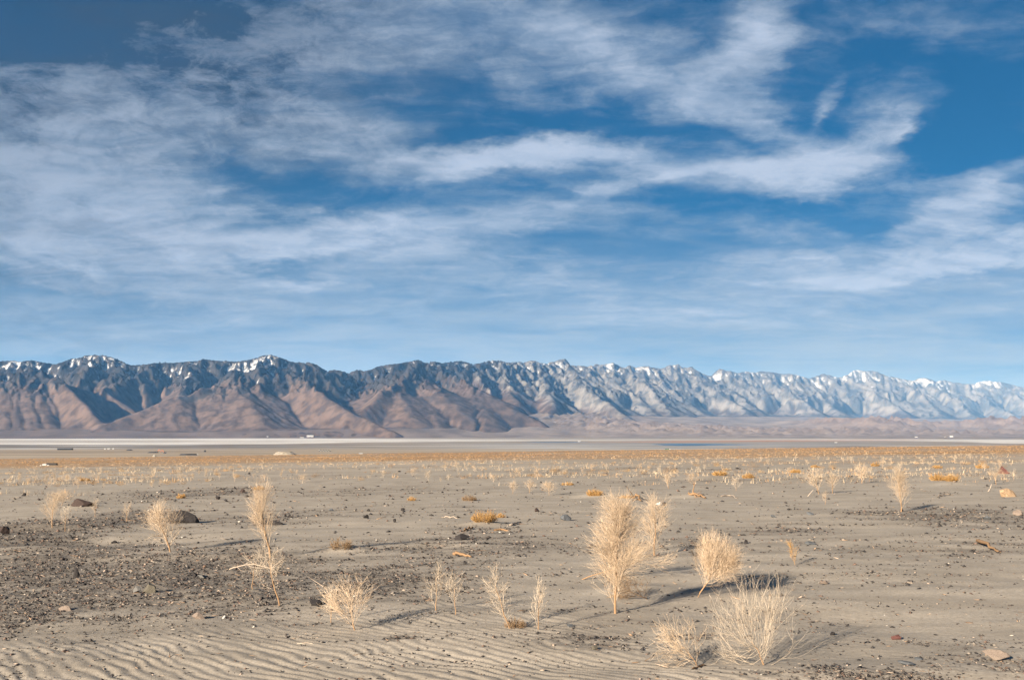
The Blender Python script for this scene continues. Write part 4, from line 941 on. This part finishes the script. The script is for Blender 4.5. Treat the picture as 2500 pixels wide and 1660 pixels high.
stone('black stone on bare sand, rightmost of three in the stony right half', 1980, 1330, 26, 8, K_SLATE, 24, 0.8)
stone('black stone beside a white chip in the stony right half', 1822, 1326, 14, 9, K_BLACK, 25)
stone('dark flat stone near the small sapling at the right', 1979, 1257, 18, 7, K_SLATE, 26)
stone('dark flat stone left of another in the right sand', 1887, 1263, 14, 7, K_SLATE, 27)
stone('reddish brown stone on the rippled sand at lower right', 2188, 1562, 28, 15, K_RED, 28, 0.8)
stone('grey slab flush with the sand at lower right', 2212, 1624, 42, 10, K_SLATE, 29, 0.8)
stone('slate stone left of the pale tan flat one', 2245, 1611, 22, 8, K_SLATE, 30)
stone('slate stone in the stony ground below the tan block', 2410, 1268, 20, 9, K_SLATE, 31)
stone('pinkish stone at the right edge below the tan block', 2492, 1258, 30, 14, K_PINK, 32)
stone('olive stone on the small gravel patch in front', 1452, 1586, 15, 11, K_OLIVE, 33)
stone('slate chip right of the slim upright sapling', 1391, 1530, 17, 9, K_SLATE, 34)
stone('white pebble beside the pinkish stone near the ripples', 547, 1509, 11, 8, K_WHITE, 35)
stone('black crumbly clump in the gravel behind the low wide shrub', 766, 1477, 38, 12, K_BLACK, 36, 0.8, cuts=5)
stone('black crumbly mound with shadow left of the centre', 1131, 1318, 46, 15, K_BLACK, 37, 0.8, cuts=5, tilt=-0.15)
stone('long black rock ridge behind the feathery leaning plant', 668, 1281, 70, 14, K_BLACK, 38, 0.5, cuts=5, tilt=0.12)
stone('rounded dark stone beyond the feathery leaning plant', 591, 1202, 15, 9, K_BROWN, 39)
stone('black stone left of the feathery leaning plant', 531, 1219, 13, 9, K_BLACK, 40)
stone('dark stone in the dark bank by the yellowish shrub', 57, 1211, 12, 8, K_BLACK, 41)
stone('dark stone lying in the hollow at the left', 278, 1326, 16, 7, K_BLACK, 42)
stone('black stone between gravel and ripples at far left', 79, 1460, 22, 9, K_BLACK, 43)
stone('tan stone half buried in the gravel at far left', 158, 1490, 34, 12, K_PINK, 44, 0.6)
stone('pinkish round stone in the right rippled ground', 2012, 1426, 24, 9, K_PINK, 45, 0.6)
stone('dark stone on pale sand left of the bleached shrub shadow', 2033, 1550, 14, 8, K_BLACK, 46)
# pyramid rock
def pyramid():
    x, y, z = gp(2450, 1156); w = 30 / F * y; h = 20 / F * y
    v = [(-0.5, -0.35, -0.15), (0.52, -0.28, -0.15), (0.42, 0.45, -0.15), (-0.4, 0.4, -0.15), (-0.12, 0.02, 0.98), (-0.3, -0.2, 0.42), (0.2, -0.16, 0.45)]
    bm = bmesh.new()
    for q in v: bm.verts.new((q[0] * w, q[1] * w, q[2] * h))
    bmesh.ops.convex_hull(bm, input=bm.verts); bmesh.ops.bevel(bm, geom=bm.edges[:], offset=0.02 * w, segments=1, affect='EDGES')
    me = bpy.data.meshes.new('boulder'); bm.to_mesh(me); bm.free()
    link('boulder', me, K_RED, None, (x, y, z), label='dark red pyramid shaped rock at the upper right', category='rock')
pyramid()

rngs = np.random.default_rng(404)
CHIPS = []
for i in range(10):
    bm = bmesh.new(); pts = rngs.normal(size=(14, 3)) * np.array([1, 0.8, 0.6])
    pts /= np.abs(pts).max(0)
    for q in pts: bm.verts.new(q)
    r_ = bmesh.ops.convex_hull(bm, input=bm.verts); bmesh.ops.delete(bm, geom=[e for e in r_['geom_interior'] if isinstance(e, bmesh.types.BMVert)], context='VERTS')
    me = bpy.data.meshes.new('stone'); bm.to_mesh(me); bm.free(); CHIPS.append(me)
CLS = [('dark', K_BLACK, 0.51, 'small dark angular stone strewn over the sand'), ('brown', K_BROWN, 0.20, 'small reddish brown stone strewn over the sand'), ('slate', K_SLATE, 0.14, 'small slate grey stone strewn over the sand'), ('pale', K_PINK, 0.12, 'small pale pinkish stone strewn over the sand'), ('white', K_WHITE, 0.03, 'small white stone strewn over the sand')]
CM = {}
for nm, mt, pr, lb in CLS:
    CM[nm] = []
    for me in CHIPS[:5]:
        c = me.copy(); c.materials.clear(); c.materials.append(mt); CM[nm].append(c)
k = 0
while k < 190:
    px = rngs.uniform(-20, 2520); py = 1165 + (1650 - 1165) * rngs.uniform() ** 1.3
    x, y, z = gp(px, py); gv = float(gravel(np.array([x]), np.array([y]))[0])
    if rngs.uniform() > 0.12 + 0.9 * gv: continue
    q = rngs.choice(len(CLS), p=[c[2] for c in CLS]); nm, mt, pr, lb = CLS[q]
    w = np.exp(rngs.normal(math.log(5.2), 0.35)) / F * y / 2; w = min(w, 0.034 if nm in ('white', 'pale') else 0.05)
    o = bpy.data.objects.new('stone', CM[nm][int(rngs.integers(5))]); COL.objects.link(o)
    o.location = (x, y, z + 0.25 * w); o.scale = (w, w * rngs.uniform(0.6, 1.0), w * rngs.uniform(0.4, 0.8)); o.rotation_euler = (rngs.normal(0, .2), rngs.normal(0, .2), rngs.uniform(0, 6.3))
    o['label'] = lb; o['category'] = 'stone'; o['group'] = 'small %s stones on the sand' % nm
    k += 1

M_DRIFT = bark_mat('weathered_wood', (0.26, 0.20, 0.15), (0.46, 0.38, 0.30))
M_DRIFT2 = bark_mat('orange_wood', (0.16, 0.09, 0.045), (0.33, 0.21, 0.115))
def driftwood(label, pts, thpx, mat, seed, lift=0.5, fork=0, name='driftwood', upright=False):
    rng = np.random.default_rng(seed); P0 = np.array([gp(*q) for q in pts])
    if upright:            # standing in the plane of its foot
        fy = P0[0, 1]; P0 = np.array([(pdir(*q)[0] * fy, fy + 0.01 * i_, EYE + pdir(*q)[1] * fy) for i_, q in enumerate(pts)])
    if True:
        c = P0[0].copy(); yv = P0[:, 1].mean(); th = thpx / F * yv / 2
    P0 = P0 - c; t = np.linspace(0, 1, len(P0)); tt = np.linspace(0, 1, 9)
    P = np.stack([np.interp(tt, t, P0[:, k_]) for k_ in range(3)], 1)[None]; ln = np.linalg.norm(P[0, -1] - P[0, 0])
    P[0, 1:-1] += rng.normal(0, 0.03 * ln, (7, 3)) * np.array([0.5, 1, 0.6]); P[0, :, 2] += th * lift + np.sin(tt * np.pi) * 0.05 * ln * lift
    v, f = tube_geo(P, rad(P, th, th * 0.55) * rng.uniform(0.85, 1.15, (1, 9)), 7)
    if fork:
        Q = sprout(rng, P, fork, 0.15, 0.9, (25, 60), (0.25 * ln, 0.5 * ln), 5, 0.02, 0.15); v2, f2 = tube_geo(Q, rad(Q, th * 0.5, th * 0.15), 5); f = np.concatenate([f, f2 + len(v)]); v = np.concatenate([v, v2])
    link(name, mesh_np(name, v, f, True), mat, None, tuple(c), label=label, category='driftwood')
driftwood('curved orange plank of driftwood at the right', [(2386, 1322), (2412, 1340), (2440, 1350)], 9, M_DRIFT2, 1)
driftwood('stout orange piece of driftwood left of the centre', [(1108, 1353), (1126, 1357), (1150, 1361)], 8, M_DRIFT2, 2)
driftwood('pale driftwood stick above the gravel, right of an orange tuft', [(1244, 1283), (1256, 1280), (1271, 1275)], 5, M_DRIFT, 3)
driftwood('short orange stick below the dense orange tuft', [(1134, 1297), (1145, 1293), (1155, 1289)], 5, M_DRIFT2, 4)
driftwood('flat orange bark strip below the dense orange tuft', [(1206, 1296), (1226, 1294), (1243, 1297)], 6, M_DRIFT2, 5)
driftwood('thin white stick left of the dense orange tuft', [(1078, 1263), (1097, 1263), (1117, 1265)], 3, M_DRIFT, 6)
driftwood('long bleached branch lying across the spindly sapling', [(560, 1392), (590, 1396), (650, 1402), (700, 1398)], 3, M_DRIFT, 7, 2.0, 4)
driftwood('gnarled brown driftwood on the sand behind the round shrub', [(1682, 1206), (1700, 1212), (1722, 1217)], 7, M_DRIFT2, 8, 0.6, 4)
driftwood('gnarled driftwood behind the top of the tallest shrub', [(1542, 1215), (1554, 1219), (1566, 1224)], 6, M_DRIFT2, 9, 0.6, 4)
driftwood('pale stick leaning on the sand left of the feathery pair', [(1972, 1212), (1978, 1205), (1986, 1196)], 2, M_DRIFT, 10, 0.5, upright=True)
driftwood('pale driftwood lying left of the tan block of rock', [(2290, 1214), (2308, 1210), (2328, 1208)], 4, M_DRIFT, 11)
driftwood('orange stick at the foot of the small spiky shrub', [(1691, 1635), (1706, 1629), (1724, 1625)], 5, M_DRIFT2, 12)
driftwood('pale root poking up left of the tan block', [(2412, 1200), (2418, 1192), (2421, 1182)], 2.2, M_DRIFT, 13, 0.5, 2, upright=True)
driftwood('white stick on stony ground in the right foreground', [(2205, 1425), (2216, 1422), (2228, 1425)], 3, M_DRIFT, 14, 0.5, 2)
driftwood('low pale stick by the driftwood behind the round shrub', [(1760, 1212), (1780, 1211), (1800, 1216)], 3, M_DRIFT, 15)
driftwood('thin stick on the front ripples at centre left', [(725, 1571), (745, 1570), (765, 1572)], 2.5, M_DRIFT, 17)

def fine_streaks(x, y):
    return sstep(0.0, 0.5, fbm(x / 1.6 + 2, y / 0.5, 4, 139))
def make_gravel():
    rng = np.random.default_rng(31)
    def place(N, y0, y1, pw, keepf):
        px = rng.uniform(-250, 2750, N); py = y0 + (y1 - y0) * rng.uniform(0, 1, N) ** pw
        u, e = e_of(px, py); Y = 1.65 / np.maximum(-e - 0.01775 + 0.0135 * u, 0.002)
        for _ in range(4): Y = np.clip((G(u * Y, Y) - EYE) / e, 3, 400)
        x = u * Y; g_ = gravel(x, Y); k_ = rng.uniform(0, 1, N) < keepf(g_, x, Y)
        return x[k_], Y[k_], g_[k_]
    tabs = np.array([[1, 0, 0], [-0.5, 0.87, 0], [-0.5, -0.87, 0], [0.1, 0.1, 0.8], [0, 0, -0.5]])
    tf = np.array([[0, 1, 3], [1, 2, 3], [2, 0, 3], [1, 0, 4], [2, 1, 4], [0, 2, 4]])
    def build(x, y, size, flat, elong, pal, name, label, mat):
        n = len(x); z = G(x, y)
        V = tabs[None] * (1 + rng.uniform(-0.35, 0.35, (n, 5, 3)))
        V = V * np.stack([size * elong, size, size * flat], 1)[:, None]
        a = rng.uniform(0, 6.283, n); ca, sa = np.cos(a)[:, None], np.sin(a)[:, None]
        ti = rng.normal(0, 0.25, n)[:, None]
        X = V[..., 0]; Yv = V[..., 1]; Zv = V[..., 2] + ti * X
        Vw = np.stack([x[:, None] + ca * X - sa * Yv, y[:, None] + sa * X + ca * Yv, z[:, None] + (size * flat * 0.3)[:, None] + Zv], -1).reshape(-1, 3)
        Fw = (tf[None] + (np.arange(n) * 5)[:, None, None]).reshape(-1, 3)
        idx = rng.choice(len(pal), n, p=[p_[3] for p_ in pal]); col = np.array([p_[:3] for p_ in pal])[idx] * rng.uniform(0.7, 1.3, (n, 1))
        me = mesh_np(name, Vw, Fw, False, {'col': np.repeat(np.concatenate([col, np.ones((n, 1))], 1), 5, 0)})
        m, g, b = new_mat(mat, 0.85, 0.25); g.l.new(g.attr('col').outputs['Color'], b.inputs['Base Color'])
        link(name, me, m, kind='stuff', label=label)
    x, y, g_ = place(270000, 1140, 1720, 1.15, lambda g_, X, Y: 0.015 + 0.16 * fine_streaks(X, Y) + 0.66 * g_ ** 1.1)
    size = np.exp(rng.normal(math.log(0.0066), 0.62, len(x))) * np.clip(y / 9.0, 0.9, 5.0) ** 0.75; size = np.minimum(size, 0.0019 * y)
    build(x, y, size, rng.uniform(0.5, 1.0, len(x)), rng.uniform(1.0, 1.8, len(x)), [(0.035, 0.031, 0.030, .48), (0.075, 0.062, 0.054, .22), (0.12, 0.080, 0.062, .13), (0.17, 0.145, 0.12, .14), (0.29, 0.225, 0.175, .025), (0.42, 0.39, 0.34, .005)], 'gravel', 'dark gravel chips scattered in patches over the sand', 'gravel_chips')
    x, y, g_ = place(26000, 1150, 1710, 1.1, lambda g_, X, Y: 0.05 + 0.35 * g_)
    size = np.exp(rng.normal(math.log(0.0055), 0.35, len(x))) * np.clip(y / 9.0, 0.9, 5.0) ** 0.8
    build(x, y, size, rng.uniform(0.4, 0.8, len(x)), np.exp(rng.normal(math.log(5.0), 0.5, len(x))), [(0.27, 0.18, 0.115, .40), (0.36, 0.28, 0.21, .20), (0.16, 0.10, 0.062, .32), (0.44, 0.38, 0.31, .08)], 'plant_litter', 'broken twigs and bark flakes scattered over the sand', 'litter_flakes')
make_gravel()


# ------------------------------------------------------------------ far things on the lake bed and along the far shore
def flat_mat(name, c, rough=0.7):
    m, g, b = new_mat(name, rough, 0.3)
    tc = g.new('ShaderNodeTexCoord')
    g.l.new(g.mix(g.noise(tc.outputs['Object'], 0.4, 4.0), tuple(q * 0.8 for q in c), c), b.inputs['Base Color'])
    return m
Q_WHITE = flat_mat('white_paint', (0.45, 0.44, 0.42)); Q_DARK = flat_mat('dark_steel', (0.035, 0.033, 0.032)); Q_GREEN = flat_mat('green_paint', (0.02, 0.10, 0.055)); Q_GREY = flat_mat('grey_sheet', (0.30, 0.32, 0.34))
Q_ORANGE = flat_mat('orange_paint', (0.48, 0.15, 0.05)); Q_GLASS = flat_mat('dark_glass', (0.03, 0.045, 0.06), 0.15); Q_TYRE = flat_mat('tyre_rubber', (0.02, 0.02, 0.02)); Q_BROWN = flat_mat('rust_steel', (0.16, 0.085, 0.05)); Q_PALE = flat_mat('pale_earth', (0.26, 0.225, 0.175)); Q_OLIVE = flat_mat('grey_earth', (0.20, 0.19, 0.16)); Q_YEL = flat_mat('sand_earth', (0.30, 0.24, 0.16))
def boxm(name, x0, x1, y0, y1, z0, z1, mat, parent, bev=0.0):
    bm = bmesh.new(); bmesh.ops.create_cube(bm, size=1.0)
    for v in bm.verts: v.co = ((x0 + x1) / 2 + v.co.x * (x1 - x0), (y0 + y1) / 2 + v.co.y * (y1 - y0), (z0 + z1) / 2 + v.co.z * (z1 - z0))
    if bev: bmesh.ops.bevel(bm, geom=bm.edges[:], offset=bev, segments=2, affect='EDGES')
    me = bpy.data.meshes.new(name); bm.to_mesh(me); bm.free(); return link(name, me, mat, parent)
def cyl(name, r, depth, loc, rot, mat, parent, seg=16):
    bm = bmesh.new(); bmesh.ops.create_cone(bm, cap_ends=True, segments=seg, radius1=r, radius2=r, depth=depth)
    me = bpy.data.meshes.new(name); bm.to_mesh(me); bm.free(); return link(name, me, mat, parent, loc, rot)
def lake_at(px, py):
    y = lake_y(py); return (pdir(px, py)[0] * y, y, LAKE_Z)
def fan_at(px, py):
    j = int(np.argmin(np.abs(FAN['px'] - px))); Yc = FAN['Y'][:, j]; Zc = FAN['Z'][:, j]; u, e = pdir(px, py)
    Yq = np.linspace(Yc[0], Yc[-1], 4000); d = EYE + e * Yq - np.interp(Yq, Yc, Zc); k = np.nonzero(d < 0)[0]; Y = Yq[k[0]] if len(k) else Yc[10]
    return (u * Y, Y, float(np.interp(Y, Yc, Zc)))
def shed(label, at, wpx, hpx, wall, roof, nwin=4, ratio=0.5, name='shed', cat='building'):
    x, y, z = at; w = wpx / F * y; h = hpx / F * y; d = w * ratio
    t = link(name, None, loc=(x, y, z - 0.5), rot=(0, 0, -math.atan2(x, y) * 0.5), label=label, category=cat)
    boxm('wall', -w / 2, w / 2, 0, d, 0, h * 0.72 + 0.5, wall, t)
    bm = bmesh.new(); o = 0.03 * w
    vs = [bm.verts.new(q) for q in ((-w/2-o, -o, h*.70+.5), (w/2+o, -o, h*.70+.5), (w/2+o, d+o, h*.70+.5), (-w/2-o, d+o, h*.70+.5), (-w/2-o, d/2, h+.5), (w/2+o, d/2, h+.5))]
    for f in ((0, 1, 5, 4), (2, 3, 4, 5), (0, 4, 3), (1, 2, 5), (0, 3, 2, 1)): bm.faces.new([vs[i] for i in f])
    me = bpy.data.meshes.new('roof'); bm.to_mesh(me); bm.free(); link('roof', me, roof, t)
    for i in range(nwin):
        cx = -w / 2 + w * (i + 0.5) / nwin
        boxm('door' if i == nwin // 2 else 'window', cx - w / nwin * .22, cx + w / nwin * .22, -0.02 * w - 0.1, 0.01, (0.5 if i == nwin // 2 else h * 0.25), h * 0.55, Q_GLASS, t)
    return t
def truck(label, at, lpx, box, cab):
    x, y, z = at; L = lpx / F * y; k = L / 17.0
    t = link('truck', None, loc=(x, y, z), label=label, category='truck', scale=k)
    boxm('trailer', -8.5, 3.2, 0, 2.6, 1.1, 4.3, box, t, 0.05); c = boxm('cab', 3.7, 7.6, 0.05, 2.55, 0.7, 4.0, cab, t, 0.25); boxm('windscreen', 7.62, 7.66, 0.3, 2.3, 2.4, 3.5, Q_GLASS, c); boxm('side_window', 5.6, 7.0, 0.02, 0.045, 2.4, 3.4, Q_GLASS, c)
    boxm('chassis', -8.2, 7.4, 0.8, 1.8, 0.6, 1.08, Q_DARK, t)
    for wx in (-7.4, -6.2, 3.0, 6.4):
        for wy in (0.2, 2.4): cyl('wheel', 0.52, 0.35, (wx, wy, 0.52), (R(90), 0, 0), Q_TYRE, t)
def excavator(label, at, lpx, flip=1):
    x, y, z = at; k = lpx / F * y / 12.0
    t = link('excavator', None, loc=(x, y, z), label=label, category='excavator', scale=(k * flip, k, k))
    for wy in (-1.6, 1.0): boxm('track', -2.6, 2.6, wy, wy + 0.7, 0, 1.1, Q_DARK, t, 0.3)
    boxm('body', -3.0, 1.8, -1.4, 1.5, 1.2, 2.9, Q_DARK, t, 0.15); c = boxm('cab', 0.2, 1.9, 0.2, 1.5, 2.9, 4.3, Q_DARK, t, 0.1); boxm('window', 1.9, 1.95, 0.3, 1.4, 3.2, 4.1, Q_GLASS, c)
    for nm, p0, p1, r_ in (('boom', (1.2, -0.3, 2.4), (4.6, -0.3, 7.0), 0.45), ('arm', (4.4, -0.3, 7.0), (7.4, -0.3, 3.4), 0.33)):
        a, b_ = Vector(p0), Vector(p1); d = b_ - a; me = cyl(nm, r_, d.length, (a + b_) / 2, d.to_track_quat('Z', 'Y').to_euler(), Q_ORANGE, t, 8)
    boxm('bucket', 6.8, 8.0, -1.0, 0.4, 2.0, 3.3, Q_BROWN, t, 0.2)
def heap(label, at, wpx, hpx, mat, seed, top=0.35, name='earth_mound'):
    x, y, z = at; w = wpx / F * y; h = hpx / F * y; n, k = 28, 7; V = []
    rr = np.random.default_rng(seed)
    for i in range(k):
        f = i / (k - 1); r_ = 1 - (1 - top) * f
        for j in range(n):
            a = 2 * math.pi * j / n; q = 1 + rr.normal(0, 0.05); V.append((math.cos(a) * r_ * w / 2 * q, math.sin(a) * r_ * w * 0.35 * q, -1 + (h + 1) * (f ** 0.9) * (1 + rr.normal(0, 0.03))))
    V.append((0, 0, h * 1.02)); Fc = [(i * n + j, i * n + (j + 1) % n, (i + 1) * n + (j + 1) % n, (i + 1) * n + j) for i in range(k - 1) for j in range(n)] + [((k - 1) * n + j, (k - 1) * n + (j + 1) % n, k * n) for j in range(n)]
    me = bpy.data.meshes.new(name); me.from_pydata(V, [], Fc); me.update(); link(name, me, mat, None, (x, y, z), label=label, category='mound')
def tank(label, at, wpx, hpx, mat):
    x, y, z = at; r_ = wpx / F * y / 2; h = hpx / F * y
    t = link('storage_tank', None, loc=(x, y, z), label=label, category='tank')
    cyl('shell', r_, h * 0.85, (0, 0, h * 0.42), (0, 0, 0), mat, t, 24)
    bm = bmesh.new(); bmesh.ops.create_cone(bm, cap_ends=True, segments=24, radius1=r_ * 1.03, radius2=r_ * 0.15, depth=h * 0.15); me = bpy.data.meshes.new('roof'); bm.to_mesh(me); bm.free(); link('roof', me, mat, t, (0, 0, h * 0.925))
    boxm('ladder', -r_ * 0.08, r_ * 0.08, -r_ * 1.05, -r_ * 1.0, 0, h * 0.85, Q_DARK, t)
shed('long low black shed on the lake bed at far left', lake_at(158, 1098.5), 34, 4.5, Q_DARK, Q_DARK, 8, 0.3)
for i, (bx, by, bw) in enumerate([(256, 1097, 4), (265, 1096.5, 6), (276, 1096.5, 4)]):
    shed(['leftmost of three tiny white huts on the lake bed', 'middle one of three tiny white huts on the lake bed', 'rightmost of three tiny white huts on the lake bed'][i], lake_at(bx, by), bw, 2.2, Q_WHITE, Q_WHITE, 3, 0.6, 'hut')
heap('dark heap right of the tiny white huts', lake_at(316, 1099.5), 20, 2.6, Q_DARK, 1, 0.4)
excavator('left orange boomed excavator on the lake bed', lake_at(383, 1105), 14, 1)
excavator('right orange boomed excavator on the lake bed', lake_at(402, 1107), 15, -1)
heap('low dark heap below the excavators', lake_at(372, 1105.5), 28, 2.6, Q_DARK, 2, 0.5)
heap('grey sloping mound in front of the excavators', lake_at(377, 1116), 14, 6, Q_OLIVE, 3, 0.25)
heap('long dark spoil bank right of the excavators', lake_at(460, 1111), 46, 3.4, Q_DARK, 4, 0.75)
truck('small white truck on the dark spoil bank', lake_at(481, 1110.5), 7, Q_WHITE, Q_WHITE)
tank('dark storage tank right of the spoil bank', lake_at(500, 1103), 5, 4.5, Q_DARK)
truck('tiny white truck on the near side of the lake bed at left', lake_at(457, 1121.5), 6, Q_WHITE, Q_WHITE)
heap('pale flat topped earth mound on the lake bed', lake_at(694, 1110), 58, 7.5, Q_PALE, 5, 0.6)
def bales(label, at, wpx, hpx):
    x, y, z = at; w = wpx / F * y; h = hpx / F * y; n = 9
    t = link('bale_stack', None, loc=(x, y, z), label=label, category='bale stack')
    for r_ in range(2):
        for i in range(n): boxm('bale', -w / 2 + w * i / n, -w / 2 + w * (i + 0.82) / n, r_ * 0.4, w * 0.16, h * (0.5 * r_), h * (0.5 * r_ + 0.46), Q_OLIVE if (i + r_) % 2 else Q_DARK, t)
bales('dark stack of bales behind the pale earth mound', lake_at(793, 1102), 29, 4.5)
shed('small white hut with dark ends on the lake bed left of centre', lake_at(881, 1108.5), 9, 2.6, Q_WHITE, Q_GREY, 3, 0.6, 'hut')
truck('green truck with a white cab near the blue water', lake_at(1631, 1099), 13.5, Q_GREEN, Q_WHITE)
def rig(label, at, wpx, hpx):
    x, y, z = at; k = hpx / F * y / 10.0; w = wpx / F * y / k
    t = link('drill_rig', None, loc=(x, y, z), label=label, category='rig', scale=k)
    boxm('deck', -w / 2, w / 2, 0, 4, 1.0, 2.2, Q_BROWN, t); boxm('engine_house', -w / 2 + 0.5, -w / 2 + 5, 0.5, 3.5, 2.2, 5.0, Q_BROWN, t, 0.2)
    for sx in (w * 0.12, w * 0.36): boxm('mast', sx - 0.5, sx + 0.5, 1.5, 2.5, 2.2, 10.0, Q_BROWN, t)
    for sx in (-w * 0.4, -w * 0.1, w * 0.2, w * 0.42): cyl('wheel', 1.0, 0.8, (sx, 0.2, 1.0), (R(90), 0, 0), Q_TYRE, t)
rig('brown rig with two masts on the lake bed at right', lake_at(1802, 1098), 14, 6.5)
rig('low brown machine right of the two masted rig', lake_at(1888, 1096.5), 16, 4.5)
tank('small dark tank right of the rig with two masts', lake_at(1821, 1098), 3.5, 3.0, Q_DARK)
shed('white hut right of the blue water on the mud', lake_at(2041, 1080.5), 6, 1.6, Q_WHITE, Q_GREY, 3, 0.6, 'hut')
tank('tiny white tank at the edge of the orange scrub', lake_at(1989, 1099.5), 3.2, 3.2, Q_WHITE)
shed('white block with dark windows on the far shore', fan_at(757, 1066.5), 16, 4.6, Q_WHITE, Q_GREY, 5, 0.5)
shed('low white building left of the block with dark windows', fan_at(737, 1068.5), 9, 1.6, Q_WHITE, Q_WHITE, 3, 0.5)
shed('tiny white house on the far shore at left', fan_at(653, 1066.5), 4, 1.8, Q_WHITE, Q_WHITE, 2, 0.6)
shed('low white building on the far shore near the middle', lake_at(1414, 1078.3), 6, 1.5, Q_WHITE, Q_WHITE, 3, 0.5)
shed('bright white building on the far right shore', fan_at(2323, 1067.5), 7, 4.0, Q_WHITE, Q_WHITE, 3, 0.6)
shed('low white building left of the bright one on the right shore', fan_at(2237, 1067.5), 6, 1.8, Q_WHITE, Q_WHITE, 3, 0.6)
shed('small pale house among scrub on the far right', fan_at(2308, 1067.5), 4, 2.0, Q_PALE, Q_GREY, 2, 0.6)
# litter of the scrub belt at left, about 250 m off
gx, gy, gz = gp(108, 1137)
for i, (bx, by, w_, h_) in enumerate([(99, 1137.0, 3.2, 2.0), (108, 1136.0, 9.0, 4.2), (117, 1136.6, 4.2, 2.2)]):
    x, y, z = gp(bx, by); shed(['small white crate left of the white cabin in the orange scrub', 'white cabin in the orange scrub at far left', 'small white crate right of the white cabin in the orange scrub'][i], (x, y, z), w_, h_, Q_WHITE, Q_WHITE, 3 if i == 1 else 1, 0.7, 'cabin' if i == 1 else 'crate', 'cabin' if i == 1 else 'crate')
x, y, z = gp(125, 1135.5); t = link('pipe_pile', None, loc=(x, y, z), label='dark pile of pipes right of the white cabin', category='pipes')
for i in range(5): cyl('pipe', 0.11, 2.0, (0, 0.24 * (i % 3), 0.1 + 0.2 * (i // 3)), (0, R(90), 0), Q_DARK, t)
